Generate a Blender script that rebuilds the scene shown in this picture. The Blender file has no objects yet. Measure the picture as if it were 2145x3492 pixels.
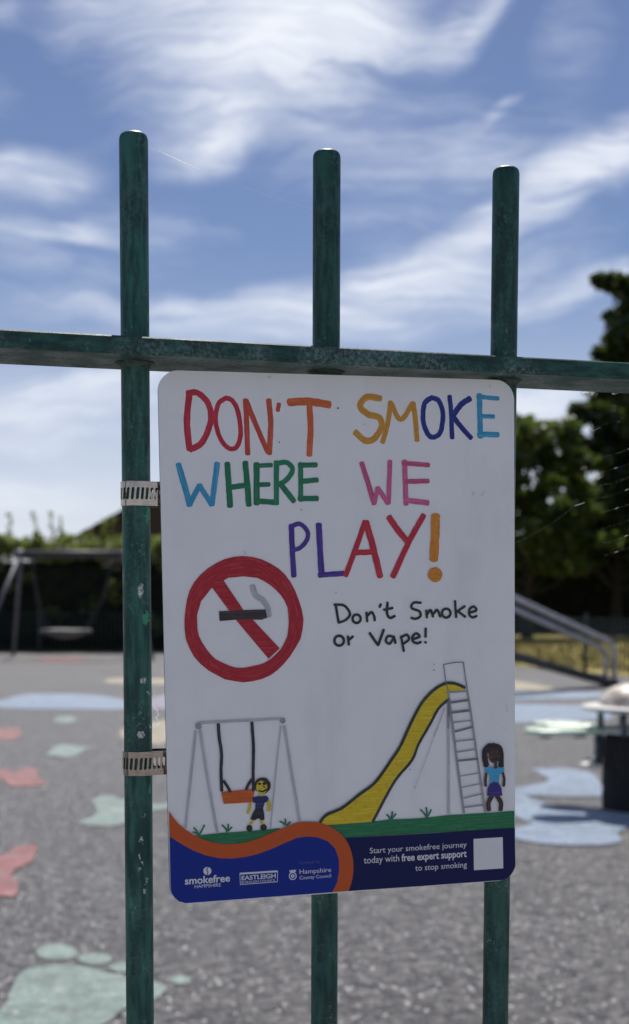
import bpy, bmesh, math, random
import numpy as np
from mathutils import Vector, Matrix
from mathutils.geometry import tessellate_polygon
R = math.radians
random.seed(7); rng = np.random.RandomState(11)
scene = bpy.context.scene
col = scene.collection

# ------------------------------------------------------------------ camera
EYE = Vector((-0.218, -0.7512, 1.2))
YAW, PITCH, ROLL = -0.263, -0.0742, 0.0024
cam_d = bpy.data.cameras.new('camera'); cam = bpy.data.objects.new('camera', cam_d); col.objects.link(cam)
_f = Vector((-math.sin(YAW)*math.cos(PITCH), math.cos(YAW)*math.cos(PITCH), math.sin(PITCH)))
_r = Vector((math.cos(YAW), math.sin(YAW), 0)); _u = _r.cross(_f)
_r2 = _r*math.cos(ROLL)+_u*math.sin(ROLL); _u2 = _u*math.cos(ROLL)-_r*math.sin(ROLL)
cam.matrix_world = Matrix(((_r2.x,_u2.x,-_f.x,EYE.x),(_r2.y,_u2.y,-_f.y,EYE.y),(_r2.z,_u2.z,-_f.z,EYE.z),(0,0,0,1)))
cam_d.sensor_fit = 'HORIZONTAL'; cam_d.sensor_width = 36
cam_d.lens = 36*4554.6/2145; cam_d.shift_y = 639.8/2145
cam_d.clip_start = 0.02; cam_d.clip_end = 2000
cam_d.dof.use_dof = True; cam_d.dof.focus_distance = 0.765; cam_d.dof.aperture_fstop = 18
scene.camera = cam

# ------------------------------------------------------------------ sun, sky, exposure
SUN_EL = R(56); SUN_AZ = R(17)           # azimuth from +Y towards +X: ahead of the camera, above the frame
sd = bpy.data.lights.new('sun', 'SUN'); sun = bpy.data.objects.new('sun', sd); col.objects.link(sun)
sd.energy = 5.0; sd.angle = R(0.5); sd.color = (1.0, 0.955, 0.89)
sun_dir = Vector((math.sin(SUN_AZ)*math.cos(SUN_EL), math.cos(SUN_AZ)*math.cos(SUN_EL), math.sin(SUN_EL)))
sun.rotation_euler = sun_dir.to_track_quat('Z', 'Y').to_euler(); sun.location = (0, 0, 30)
scene.view_settings.view_transform = 'Standard'; scene.view_settings.look = 'None'
scene.view_settings.exposure = 0.17; scene.view_settings.gamma = 1.0
scene.view_settings.use_curve_mapping = False
scene.render.engine = 'CYCLES'
try:
    scene.cycles.use_denoising = True
except Exception:
    pass
scene.cycles.max_bounces = 8

class NT:
    """small helper to write node trees"""
    def __init__(s, tree): s.t = tree; s.n = tree.nodes; s.l = tree.links
    def add(s, typ, **kw):
        nd = s.n.new(typ)
        for k, v in kw.items(): setattr(nd, k, v)
        return nd
    def put(s, sock, v):
        if isinstance(v, bpy.types.NodeSocket): s.l.new(v, sock)
        elif isinstance(v, (tuple, list)) and len(v) == 3 and sock.type == 'RGBA': sock.default_value = (*v, 1)
        else: sock.default_value = v
    def math(s, op, a, b=0.0, c=0.0, clamp=False):
        nd = s.add('ShaderNodeMath', operation=op, use_clamp=clamp)
        for i, v in enumerate((a, b, c)): s.put(nd.inputs[i], v)
        return nd.outputs[0]
    def vmath(s, op, a, b=(0, 0, 0), out=0):
        nd = s.add('ShaderNodeVectorMath', operation=op); s.put(nd.inputs[0], a); s.put(nd.inputs[1], b); return nd.outputs[out]
    def mapping(s, v, loc=(0,0,0), rot=(0,0,0), sc=(1,1,1), typ='POINT'):
        nd = s.add('ShaderNodeMapping', vector_type=typ); s.put(nd.inputs[0], v)
        nd.inputs[1].default_value = loc; nd.inputs[2].default_value = rot; nd.inputs[3].default_value = sc
        return nd.outputs[0]
    def noise(s, v, scale, detail=4, rough=.55, dist=0.0, out=0):
        nd = s.add('ShaderNodeTexNoise'); s.put(nd.inputs['Vector'], v)
        nd.inputs['Scale'].default_value = scale; nd.inputs['Detail'].default_value = detail
        nd.inputs['Roughness'].default_value = rough; nd.inputs['Distortion'].default_value = dist
        return nd.outputs[out]
    def ramp(s, f, lo, hi, a=0.0, b=1.0, smooth=True):
        nd = s.add('ShaderNodeMapRange', interpolation_type='SMOOTHSTEP' if smooth else 'LINEAR')
        s.put(nd.inputs[0], f)
        for i, v in enumerate((lo, hi, a, b)): s.put(nd.inputs[i+1], v)
        return nd.outputs[0]
    def mix(s, f, a, b, typ='MIX'):
        nd = s.add('ShaderNodeMix', data_type='RGBA', blend_type=typ)
        s.put(nd.inputs[0], f); s.put(nd.inputs[6], a); s.put(nd.inputs[7], b); return nd.outputs[2]

world = bpy.data.worlds.new('World'); scene.world = world; world.use_nodes = True
wt = NT(world.node_tree); world.node_tree.nodes.clear()
tc = wt.add('ShaderNodeTexCoord').outputs['Generated']
sky = wt.add('ShaderNodeTexSky', sky_type='NISHITA', sun_disc=False)
sky.sun_elevation = SUN_EL; sky.sun_rotation = SUN_AZ
sky.altitude = 50; sky.air_density = 1.0; sky.dust_density = 0.4; sky.ozone_density = 3.0
# azimuth (from the compass heading the fence looks out on) and elevation of each sky direction, radians
hd = wt.mapping(tc, rot=(0, 0, -YAW))
sx = wt.add('ShaderNodeSeparateXYZ'); wt.put(sx.inputs[0], hd)
az = wt.math('ARCTAN2', sx.outputs[0], sx.outputs[1]); el = wt.math('ARCSINE', sx.outputs[2])
cv = wt.add('ShaderNodeCombineXYZ'); wt.put(cv.inputs[0], az); wt.put(cv.inputs[1], el)
ae = cv.outputs[0]
warp = wt.noise(ae, 6, 5, .5, out=1)
wv = wt.vmath('MULTIPLY', wt.vmath('SUBTRACT', warp, (.5, .5, .5)), (.11, .075, 0))
aw = wt.vmath('ADD', ae, wv)
CIRRUS = [(-2.07,22.40,8.39,4.11,22,0.95),(-0.29,22.70,6.43,2.68,24,0.7),(-4.20,19.12,4.29,2.32,25,0.5),(-4.91,17.84,3.04,1.07,18,0.4),(0.79,20.70,4.64,1.96,32,0.4),(5.41,22.25,3.39,1.61,32,0.4),(6.65,22.93,1.43,0.89,50,0.3),(-7.56,23.31,4.29,2.14,10,0.35),(-12.74,23.31,2.50,1.61,0,0.3),(-12.23,16.70,4.11,1.61,8,0.55),(-10.35,14.71,2.32,0.50,4,0.55),(-10.69,14.30,2.68,0.36,3,0.45),(-12.74,13.71,2.14,1.43,0,0.3),(5.76,14.88,4.11,1.25,32,0.6),(9.27,16.70,4.64,1.52,33,0.8),(12.54,18.16,3.39,1.52,33,0.6),(3.64,13.37,5.00,1.07,14,0.6),(-1.00,11.67,7.50,1.96,10,0.7),(4.35,12.01,5.89,2.14,12,0.6),(10.14,12.35,4.64,1.07,12,0.45),(7.52,19.44,1.96,0.39,28,0.35),(11.00,22.40,3.57,2.50,60,0.2),(-5.98,11.50,3.57,1.25,5,0.4),(-10.52,11.50,4.11,0.80,0,0.35),(-10.69,7.86,5.89,1.96,8,0.65),(-7.56,9.08,2.86,1.07,5,0.4),(-11.55,4.51,5.36,1.07,0,0.35),(9.62,7.68,4.64,1.96,0,0.75),]

dens = None
for (x, y, rx, ry, a, w) in CIRRUS:
    m = wt.mapping(aw, loc=(R(x), R(y), 0), rot=(0, 0, R(a)), sc=(R(rx), R(ry), 1), typ='TEXTURE')
    b = wt.ramp(wt.vmath('LENGTH', m, out=1), 0.1, 1.0, w, 0.0)
    dens = b if dens is None else wt.math('ADD', dens, b)
st = wt.mapping(aw, rot=(0, 0, R(-30)), sc=(.75, 3.8, 1.0))
fine = wt.noise(st, 10, 6, .50, .5)
st3 = wt.mapping(aw, rot=(0, 0, R(-38)), sc=(.7, 5.0, 1.0))
wisp = wt.noise(st3, 26, 6, .52, .8)
st2 = wt.mapping(aw, rot=(0, 0, R(-20)), sc=(1.0, 2.4, 1.0))
broad = wt.noise(st2, 4.5, 6, .55, .3)
general = wt.ramp(broad, .42, .75, 0, .4)
dens = wt.math('ADD', dens, general)
dens = wt.math('MULTIPLY', dens, wt.math('MULTIPLY', wt.ramp(fine, .27, .70, .26, 1.2), wt.ramp(wisp, .28, .70, .62, 1.2)))
dens = wt.math('MULTIPLY', wt.math('SUBTRACT', 1.0, wt.math('EXPONENT', wt.math('MULTIPLY', wt.math('MAXIMUM', wt.math('SUBTRACT', dens, .015), 0.0), -1.75))), 1.04, clamp=True)
hz = wt.ramp(el, 0.0, .27, .80, 0.0)
dens = wt.math('SUBTRACT', 1.0, wt.math('MULTIPLY', wt.math('SUBTRACT', 1.0, dens), wt.math('SUBTRACT', 1.0, hz)))
skyb = wt.mix(1.0, sky.outputs[0], (.84, .83, .96), 'MULTIPLY')
SKY_K = 0.065
cloud_c = wt.mix(dens, (8.6, 9.4, 11.8), (12.0, 12.6, 13.6))
skyc = wt.mix(dens, skyb, cloud_c)
bg = wt.add('ShaderNodeBackground'); wt.put(bg.inputs[0], skyc); bg.inputs[1].default_value = SKY_K
wo = wt.add('ShaderNodeOutputWorld'); wt.l.new(bg.outputs[0], wo.inputs[0])
# ------------------------------------------------------------------ helpers
FWD = Vector((-math.sin(YAW), math.cos(YAW), 0)); RGT = Vector((math.cos(YAW), math.sin(YAW), 0))
def at(x, d, z=0.0):
    """site grid: x metres to the right and d metres out along the park's long axis, z height"""
    p = Vector((EYE.x, EYE.y, 0)) + RGT*x + FWD*d; p.z = z; return p
def link(name, me, parent=None, mats=(), smooth=False):
    o = bpy.data.objects.new(name, me); col.objects.link(o)
    for m in mats: me.materials.append(m)
    if smooth: me.shade_smooth()
    if parent: o.parent = parent
    return o
def tag(o, label=None, cat=None, group=None, kind=None):
    if label: o['label'] = label
    if cat: o['category'] = cat
    if group: o['group'] = group
    if kind: o['kind'] = kind
    return o
def empty(name, loc=(0,0,0), rz=0.0):
    o = bpy.data.objects.new(name, None); col.objects.link(o); o.location = loc; o.rotation_euler = (0,0,rz)
    o.empty_display_size = .1; return o
class MB:
    def __init__(s): s.v = []; s.f = []; s.m = []
    def add(s, vs, fs, m=0):
        k = len(s.v); s.v += [tuple(v) for v in vs]; s.f += [tuple(i+k for i in f) for f in fs]; s.m += [m]*len(fs)
    def box(s, c, size, rot=None, m=0, bevel=0.0):
        hx, hy, hz = size[0]/2, size[1]/2, size[2]/2
        vs = []
        if bevel > 0:
            b = bevel
            for z, ins in ((-hz, b), (-hz+b, 0), (hz-b, 0), (hz, b)):
                x, y = hx-ins, hy-ins
                for px, py in ((-x+b*(ins==0),-y),(x-b*(ins==0),-y),(x,-y+b*(ins==0)),(x,y-b*(ins==0)),(x-b*(ins==0),y),(-x+b*(ins==0),y),(-x,y-b*(ins==0)),(-x,-y+b*(ins==0))): vs.append(Vector((px,py,z)))
            fs = [tuple(range(7,-1,-1)), tuple(range(24,32))]
            for r in range(3):
                for i in range(8): fs.append((r*8+i, r*8+(i+1)%8, r*8+8+(i+1)%8, r*8+8+i))
        else:
            vs = [Vector((x,y,z)) for z in (-hz,hz) for x,y in ((-hx,-hy),(hx,-hy),(hx,hy),(-hx,hy))]
            fs = [(3,2,1,0),(4,5,6,7),(0,1,5,4),(1,2,6,5),(2,3,7,6),(3,0,4,7)]
        if rot is not None: vs = [rot @ v for v in vs]
        s.add([v+Vector(c) for v in vs], fs, m)
    def tube(s, pts, r, n=10, m=0, cap=True, closed=False):
        pts = [Vector(p) for p in pts]; N = len(pts)
        rs = r if isinstance(r, (list, tuple)) else [r]*N
        t0 = (pts[1]-pts[0]).normalized(); up = Vector((0,0,1)) if abs(t0.z) < .9 else Vector((1,0,0))
        a = t0.cross(up).normalized(); vs = []; fs = []
        for i, p in enumerate(pts):
            if closed: t = pts[(i+1) % N]-pts[i-1]
            else: t = pts[min(i+1, N-1)]-pts[max(i-1, 0)]
            t.normalize(); a = (a - t*a.dot(t)).normalized(); b = t.cross(a)
            for k in range(n):
                q = 2*math.pi*k/n; vs.append(p + (a*math.cos(q)+b*math.sin(q))*rs[i])
        for i in range(N if closed else N-1):
            j = (i+1) % N
            for k in range(n): fs.append((i*n+k, i*n+(k+1)%n, j*n+(k+1)%n, j*n+k))
        if cap and not closed: fs += [tuple(range(n-1,-1,-1)), tuple((N-1)*n+k for k in range(n))]
        s.add(vs, fs, m)
    def lathe(s, prof, c=(0,0,0), n=24, m=0):
        vs = []; fs = []
        for (r, z) in prof:
            for k in range(n):
                q = 2*math.pi*k/n; vs.append((c[0]+r*math.cos(q), c[1]+r*math.sin(q), c[2]+z))
        for i in range(len(prof)-1):
            for k in range(n): fs.append((i*n+k, i*n+(k+1)%n, (i+1)*n+(k+1)%n, (i+1)*n+k))
        fs += [tuple(range(n-1,-1,-1)), tuple((len(prof)-1)*n+k for k in range(n))]
        s.add(vs, fs, m)
    def poly(s, pts, m=0):
        vs = [Vector(p) for p in pts]; s.add(vs, tessellate_polygon([vs]), m)
    def mesh(s, name):
        me = bpy.data.meshes.new(name); me.from_pydata(s.v, [], s.f); me.update()
        me.polygons.foreach_set('material_index', s.m); return me
    def build(s, name, mats, parent=None, smooth=False):
        if not isinstance(mats, (list, tuple)): mats = [mats]
        return link(name, s.mesh(name), parent, mats, smooth)
def rounded(me_obj, angle=40):
    me_obj.data.shade_smooth()
    me_obj.data.set_sharp_from_angle(angle=R(angle))
    return me_obj
def catmull(pts, n=6):
    P = [Vector(p) for p in pts]
    if len(P) < 3: return [P[0].lerp(P[-1], i/n) for i in range(n+1)]
    Q = [P[0]*2-P[1]]+P+[P[-1]*2-P[-2]]; out = []
    for i in range(1, len(Q)-2):
        for k in range(n):
            t = k/n; a, b, c, d = Q[i-1:i+3]
            out.append(.5*((2*b)+(c-a)*t+(2*a-5*b+4*c-d)*t*t+(3*b-a-3*c+d)*t**3))
    return out+[P[-1]]

# ------------------------------------------------------------------ materials
def mat(name, base=(.5,.5,.5), rough=.6, metal=0.0, spec=.5):
    m = bpy.data.materials.new(name); m.use_nodes = True
    t = NT(m.node_tree); b = t.n['Principled BSDF']
    b.inputs['Base Color'].default_value = (*base, 1); b.inputs['Roughness'].default_value = rough
    b.inputs['Metallic'].default_value = metal; b.inputs['Specular IOR Level'].default_value = spec
    return m, t, b
def obj_co(t): return t.add('ShaderNodeTexCoord').outputs['Object']
def bump(t, b, h, strength=.3, dist=.01):
    nd = t.add('ShaderNodeBump'); nd.inputs['Strength'].default_value = strength; nd.inputs['Distance'].default_value = dist
    t.put(nd.inputs['Height'], h); t.l.new(nd.outputs[0], b.inputs['Normal'])
def mottled(name, c1, c2, scale, rough=.6, metal=0, spec=.5, lo=.35, hi=.65, bmp=0.0, detail=5):
    m, t, b = mat(name, c1, rough, metal, spec); n = t.noise(obj_co(t), scale, detail)
    t.put(b.inputs['Base Color'], t.mix(t.ramp(n, lo, hi), c1, c2))
    if bmp: bump(t, b, n, bmp, .5/scale)
    return m

def green_paint(name, spots=(), greens=(), lift=1.0, dusty=0.0, streak=True, ch=(.03, .06, .05)):
    """weathered bottle green railing paint: streaks, dusty bloom, chips to primer, lighter older coat"""
    base, base2 = (.006, .038, .034), (.022, .098, .074)
    base, base2 = tuple(v*lift for v in base), tuple(v*lift for v in base2)
    m, t, b = mat(name, base, .42, 0, .32); co = obj_co(t)
    sm = t.mapping(co, sc=(1, 1, .16)) if streak else t.mapping(co, sc=(.3, 1, 1))
    n1 = t.noise(sm, 190, 6, .6); n2 = t.noise(co, 55, 4, .6)
    c = t.mix(t.ramp(n1, .40, .64), base, base2)
    c = t.mix(t.ramp(n2, .55, .75, 0, .7), c, (.03, .10, .095))
    n3 = t.noise(co, 430, 5, .7)
    blotch = t.math('MULTIPLY', t.ramp(n3, .55, .68), t.ramp(t.noise(co, 38, 3, .55), .50, .66))
    c = t.mix(t.math('MULTIPLY', blotch, .75), c, (.16, .27, .25))
    if dusty:
        dn = t.math('MULTIPLY', t.ramp(n3, .40, .66), t.ramp(t.noise(co, 30, 3, .5), .38, .62))
        c = t.mix(t.math('MULTIPLY', dn, dusty), c, (.24, .28, .30))
    old = t.math('MULTIPLY', t.ramp(t.noise(t.mapping(co, loc=(3, 1, 2), sc=(1, 1, .45)), 120, 5, .6), .66, .70), t.ramp(t.noise(co, 16, 2), .52, .60))
    c = t.mix(t.math('MULTIPLY', old, .8), c, (.07, .30, .20))
    chip = None
    wob = t.vmath('MULTIPLY', t.vmath('SUBTRACT', t.noise(co, 330, 4, .6, out=1), (.5, .5, .5)), (.0075, .0075, .0075))
    cw = t.vmath('ADD', co, wob)
    for (x, z, r, sx_) in spots:
        mp = t.mapping(cw, loc=(x, -.0075, z), sc=(r, .004, r*sx_), typ='TEXTURE')
        q = t.ramp(t.vmath('LENGTH', mp, out=1), .8, 1.0, 1.0, 0.0)
        chip = q if chip is None else t.math('MAXIMUM', chip, q)
    gr = None
    for (x, z, r, sx_) in greens:
        mp = t.mapping(cw, loc=(x, -.0075, z), sc=(r, .006, r*sx_), typ='TEXTURE')
        q = t.ramp(t.vmath('LENGTH', mp, out=1), .8, 1.0, 1.0, 0.0)
        gr = q if gr is None else t.math('MAXIMUM', gr, q)
    if gr is not None: c = t.mix(t.math('MULTIPLY', gr, .85), c, (.06, .33, .21))
    if chip is not None:
        cc = t.mix(t.ramp(t.noise(co, 600, 3), .35, .65), (.20, .22, .23), (.62, .65, .68))
        c = t.mix(chip, c, cc)
    t.put(b.inputs['Base Color'], c)
    t.put(b.inputs['Roughness'], t.ramp(n2, .3, .7, .36, .58))
    bump(t, b, t.math('ADD', n3, t.math('MULTIPLY', n1, .6)), .22, .0006)
    return m

M = {}
M['rail'] = green_paint('weathered_green_rail_paint', dusty=.62, streak=False)
M['bar_plain'] = green_paint('weathered_green_bar_paint', dusty=.12)
# heights are measured from the bar's own origin, at the sign's centre height
M['bar_chipped'] = green_paint('chipped_green_bar_paint', lift=1.4, dusty=.18, spots=[
    (.0009, .0690, .0019, 2.2), (.0022, .0189, .0022, 1.15), (.0008, -.0113, .0016, 1.8), (.0066, -.0077, .0009, 2.4), (.0052, .0123, .0005, 1.9),
    (.0005, -.0710, .0014, 1.1), (-.0006, -.0800, .0007, 1.5), (.0006, -.0835, .0007, 2.2), (-.0012, -.0870, .0006, 1.5), (.0033, -.0935, .0009, 2.6), (.0029, -.1000, .0007, 3.0), (.0024, -.0575, .0005, 2.0)],
    greens=[(.0040, .0537, .0021, 2.1), (.0058, .1105, .0012, 4.5), (.0060, -.0420, .0011, 4.0)])
M['weld'] = mottled('dirty_weld_paint', (.008, .03, .024), (.05, .09, .07), 300, .6, bmp=.4)
m, t, b = mat('scuffed_steel_band', (.55, .52, .49), .22, 1.0)
n = t.noise(t.mapping(obj_co(t), sc=(1, 1, 6)), 260, 4, .6)
t.put(b.inputs['Base Color'], t.mix(t.ramp(n, .3, .7), (.32, .262, .22), (.48, .425, .38))); t.put(b.inputs['Roughness'], t.ramp(n, .3, .7, .08, .20))  # brown darkening stands in for dark surroundings mirrored in the band
bump(t, b, n, .05, .0003); M['steel'] = m
m, t, b = mat('sign_white_face', (.80, .80, .81), .38, 0, .4)
n = t.noise(obj_co(t), 40, 4, .5)
dr = t.noise(t.mapping(obj_co(t), sc=(1,1,.35)), 22, 6, .65); fly = t.noise(obj_co(t), 700, 2, .5)
cc = t.mix(t.ramp(n, .35, .7), (.85, .85, .86), (.82, .82, .83)); cc = t.mix(t.ramp(dr, .50, .75, 0, .5), cc, (.70, .695, .69)); cc = t.mix(t.ramp(fly, .76, .80, 0, .45), cc, (.35, .33, .31))
t.put(b.inputs['Base Color'], cc); t.put(b.inputs['Roughness'], t.ramp(dr, .3, .7, .30, .5))
bump(t, b, t.noise(obj_co(t), 900, 2), .05, .0003); M['sign'] = m
M['sign_core'] = mat('sign_black_core', (.02, .02, .022), .5)[0]
M['alu'] = mat('sign_back_metal', (.6, .6, .6), .4, 1)[0]

INK = {'navy':(.006,.012,.080),'blue':(.007,.028,.26),'swoosh':(.54,.10,.026),'red':(.50,.018,.045),'vermil':(.52,.055,.035),'vermil2':(.56,.085,.035),
 'orange':(.62,.115,.028),'mustard':(.60,.27,.028),'inkblue':(.008,.022,.22),'cyan':(.035,.30,.52),'green':(.004,.165,.070),'green2':(.008,.20,.095),
 'pink':(.60,.105,.26),'pink2':(.50,.075,.18),'purple':(.06,.022,.26),'amber':(.66,.22,.018),'ringred':(.40,.008,.022),'smoke':(.42,.42,.45),'cig':(.035,.024,.026),
 'pen':(.016,.016,.022),'grass':(.006,.16,.058),'tuft':(.008,.16,.075),'pencil':(.45,.45,.50),'pencil2':(.30,.30,.33),'pencil3':(.17,.175,.185),'pencilfaint':(.55,.55,.58),
 'seat':(.56,.10,.012),'chain':(.018,.018,.030),'hairb':(.022,.017,.012),'yellow':(.62,.47,.030),'shirt':(.007,.012,.10),'shorts':(.010,.015,.022),
 'slideyellow':(.66,.46,.010),'outline':(.022,.032,.026),'hairg':(.018,.010,.012),'skin':(.050,.022,.018),'lightblue':(.045,.36,.62),'skirt':(.030,.018,.19),
 'label':(.74,.74,.76),'print':(.70,.71,.76),'dim':(.10,.10,.30)}
FLAT = {'navy','blue','swoosh','print','label','dim'}
def ink_mat(k):
    c = INK[k]; m, t, b = mat('ink_'+k, c, .42, 0, .4)
    if k in FLAT:
        b.inputs['Specular IOR Level'].default_value = .18
        return m
    uv = t.add('ShaderNodeUVMap').outputs[0]
    st = t.noise(t.mapping(uv, sc=(.05, 1.3, 1)), 1.0, 4, .6)
    bl = t.noise(t.mapping(uv, sc=(.35, .35, 1)), 1.0, 4, .6)
    pale = tuple(min(.8, v*(1.5 if max(c) > .1 else 1.9)+.045) for v in c)
    deep = tuple(v*.80 for v in c)
    cc = t.mix(t.ramp(st, .46, .70, 0, .75), c, pale); cc = t.mix(t.ramp(bl, .50, .72, 0, .8), cc, deep)
    t.put(b.inputs['Base Color'], cc); return m
INKM = {k: ink_mat(k) for k in INK}

# ---- background materials
def rubber(name, c1, c2, c3, scale=190, rough=.45, spec=.42, gl=.75, worn=False):
    m, t, b = mat(name, c1, rough, 0, spec)
    co = t.add('ShaderNodeNewGeometry').outputs['Position']
    g = t.add('ShaderNodeTexVoronoi'); t.put(g.inputs['Vector'], co); g.inputs['Scale'].default_value = scale
    sp = t.add('ShaderNodeSeparateColor'); t.put(sp.inputs[0], g.outputs['Color'])
    big = t.noise(co, 1.1, 5, .6); mid = t.noise(co, 19, 7, .80); patch = t.noise(co, 5, 5, .68)
    c = t.mix(t.ramp(sp.outputs[0], .1, .95), c1, c2)
    c = t.mix(t.ramp(sp.outputs[1], .86, .94), c, c3)
    c = t.mix(t.ramp(big, .36, .68, 0, .35), c, tuple(v*.60 for v in c1))
    c = t.mix(t.ramp(patch, .44, .62, 0, .55), c, tuple(v*.50 for v in c1))
    c = t.mix(t.ramp(mid, .47, .60, 0, gl), c, tuple(min(.8, v*3.0+.03) for v in c2))
    if worn: c = t.mix(t.math('MULTIPLY', t.ramp(t.noise(co, 33, 6, .75), .50, .62), t.ramp(t.noise(co, 3.1, 4, .6), .38, .62, .15, .75)), c, (.13,.125,.12))
    dk = t.noise(t.mapping(co, loc=(9,4,2)), 17, 5, .75)
    c = t.mix(t.ramp(dk, .49, .60, 0, gl), c, tuple(v*.30 for v in c1))
    gp = t.add('ShaderNodeTexVoronoi'); t.put(gp.inputs['Vector'], co); gp.inputs['Scale'].default_value = 62
    gs = t.add('ShaderNodeSeparateColor'); t.put(gs.inputs[0], gp.outputs['Color'])
    glint_cells = t.math('MULTIPLY', t.math('GREATER_THAN', gs.outputs[0], 1-.11*gl*gl), t.math('LESS_THAN', gp.outputs['Distance'], .42))
    c = t.mix(glint_cells, c, (.85,.84,.82))  # white cells painted in for sun glints on the granules
    t.put(b.inputs['Base Color'], c)
    t.put(b.inputs['Roughness'], t.ramp(sp.outputs[2], .75, 1.0, rough, .22))
    b.inputs['Sheen Weight'].default_value = .5; b.inputs['Sheen Roughness'].default_value = .13
    bump(t, b, t.math('ADD', g.outputs['Distance'], mid), .7, .008)
    return m
M['rubber'] = rubber('grey_granule_rubber', (.044,.039,.035), (.088,.080,.073), (.45,.44,.43))
M['bounce_paving'] = rubber('grey_bounce_tarmac', (.22,.20,.18), (.30,.275,.25), (.42,.40,.37))  # pale tone chosen to bounce neutral light onto the sign
MK = {'mint':((.27,.38,.32),(.34,.45,.385)), 'sky':((.27,.38,.54),(.36,.46,.60)), 'lilac':((.36,.31,.42),(.44,.38,.48)), 'coral':((.38,.115,.11),(.46,.17,.155)), 'sand':((.50,.42,.26),(.58,.50,.33))}
MARKM = {k: rubber(k+'_granule_rubber', a, c, tuple(min(.8, v*1.3) for v in c), rough=.5, gl=.25, worn=True) for k, (a, c) in MK.items()}
def drygrass(name):
    m, t, b = mat(name, (.3,.22,.08), .9, 0, .1); co = t.add('ShaderNodeNewGeometry').outputs['Position']
    a = t.noise(co, .9, 5, .6); f = t.noise(co, 30, 4, .7)
    c = t.mix(t.ramp(a, .40, .66), (.37,.30,.105), (.17,.185,.050)); c = t.mix(t.ramp(f, .4, .7, 0, .5), c, (.52,.40,.16))
    t.put(b.inputs['Base Color'], c); bump(t, b, f, .6, .05); return m
M['drygrass'] = drygrass('dry_summer_grass')
def leafmat(name, c1, c2, tr=.35, rough=.42):
    m = bpy.data.materials.new(name); m.use_nodes = True; t = NT(m.node_tree); b = t.n['Principled BSDF']
    inf = t.add('ShaderNodeNewGeometry').outputs['Random Per Island']
    c = t.mix(inf, c1, c2); t.put(b.inputs['Base Color'], c); b.inputs['Roughness'].default_value = rough; b.inputs['Specular IOR Level'].default_value = .5
    tl = t.add('ShaderNodeBsdfTranslucent'); t.put(tl.inputs[0], t.mix(.5, c, (.26,.38,.055)))
    mx = t.add('ShaderNodeMixShader'); mx.inputs[0].default_value = tr
    t.l.new(b.outputs[0], mx.inputs[1]); t.l.new(tl.outputs[0], mx.inputs[2]); t.l.new(mx.outputs[0], t.n['Material Output'].inputs[0]); return m
M['leaf_oak'] = leafmat('oak_leaves', (.012,.027,.008), (.032,.054,.014), .22, .36)
M['leaf_bush'] = leafmat('lime_leaves', (.017,.034,.007), (.075,.105,.018), .36, .36)
M['leaf_hedge_sunlit'] = leafmat('sunlit_hedge_leaves', (.085,.10,.028), (.23,.235,.085), .48, .5)  # pale tones paint in the sunlit fringe along the hedge top
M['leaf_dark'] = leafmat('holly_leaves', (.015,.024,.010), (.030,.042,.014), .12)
M['thicket'] = mottled('shaded_thicket', (.010,.012,.008), (.018,.022,.012), 4, .9, spec=.1)  # near-black tones paint in the shade inside the hedges
M['bark'] = mottled('rough_bark', (.018,.015,.012), (.045,.036,.028), 9, .9, bmp=.5)
M['tile'] = mottled('brown_roof_tile', (.045,.028,.020), (.085,.050,.036), 3.0, .8)
M['brick'] = mottled('brown_brick', (.12,.065,.045), (.18,.10,.07), 5, .85)
M['timber'] = mottled('dark_creosoted_timber', (.030,.021,.018), (.060,.040,.032), 7, .8)
M['fence_paint'] = mottled('dark_railing_paint', (.018,.030,.028), (.040,.055,.050), 12, .5)
M['swing_steel'] = mottled('galvanised_swing_steel', (.13,.13,.155), (.20,.20,.23), 14, .55, .2)
M['beam'] = mottled('dark_swing_beam', (.045,.042,.046), (.075,.07,.075), 9, .6, .1)
M['rope'] = mottled('dark_rope', (.03,.03,.035), (.06,.06,.065), 60, .8)
M['ring'] = mottled('pale_swing_ring', (.05,.05,.055), (.10,.10,.105), 30, .5)
M['tube'] = mottled('grey_handrail_steel', (.34,.34,.39), (.46,.46,.50), 12, .42, .15)
M['deck'] = mottled('dark_ramp_steel', (.035,.040,.045), (.07,.075,.08), 14, .6, .2)
M['black_rubber'] = mottled('black_rubber', (.006,.006,.007), (.015,.015,.016), 40, .8)
M['seat_green'] = mottled('pale_green_plastic', (.62,.76,.58), (.70,.80,.66), 12, .3)
M['plate'] = mottled('pale_grey_plate', (.50,.50,.47), (.62,.61,.57), 16, .45)
M['dome'] = mottled('peach_granule_dome', (.40,.33,.27), (.82,.74,.64), 17, .4, bmp=.3)
M['post'] = mottled('blue_grey_post', (.06,.085,.11), (.10,.125,.15), 20, .45, .3)
M['pad'] = mat('cream_foot_pad', (.72,.70,.64), .4)[0]
m, t, b = mat('spider_silk', (.9,.9,.9), .3, 0, .6); M['silk'] = m
tl = t.add('ShaderNodeBsdfTranslucent'); tl.inputs[0].default_value = (.95,.95,.95,1); mx = t.add('ShaderNodeMixShader'); mx.inputs[0].default_value = .75
t.l.new(b.outputs[0], mx.inputs[1]); t.l.new(tl.outputs[0], mx.inputs[2]); t.l.new(mx.outputs[0], t.n['Material Output'].inputs[0])

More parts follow.
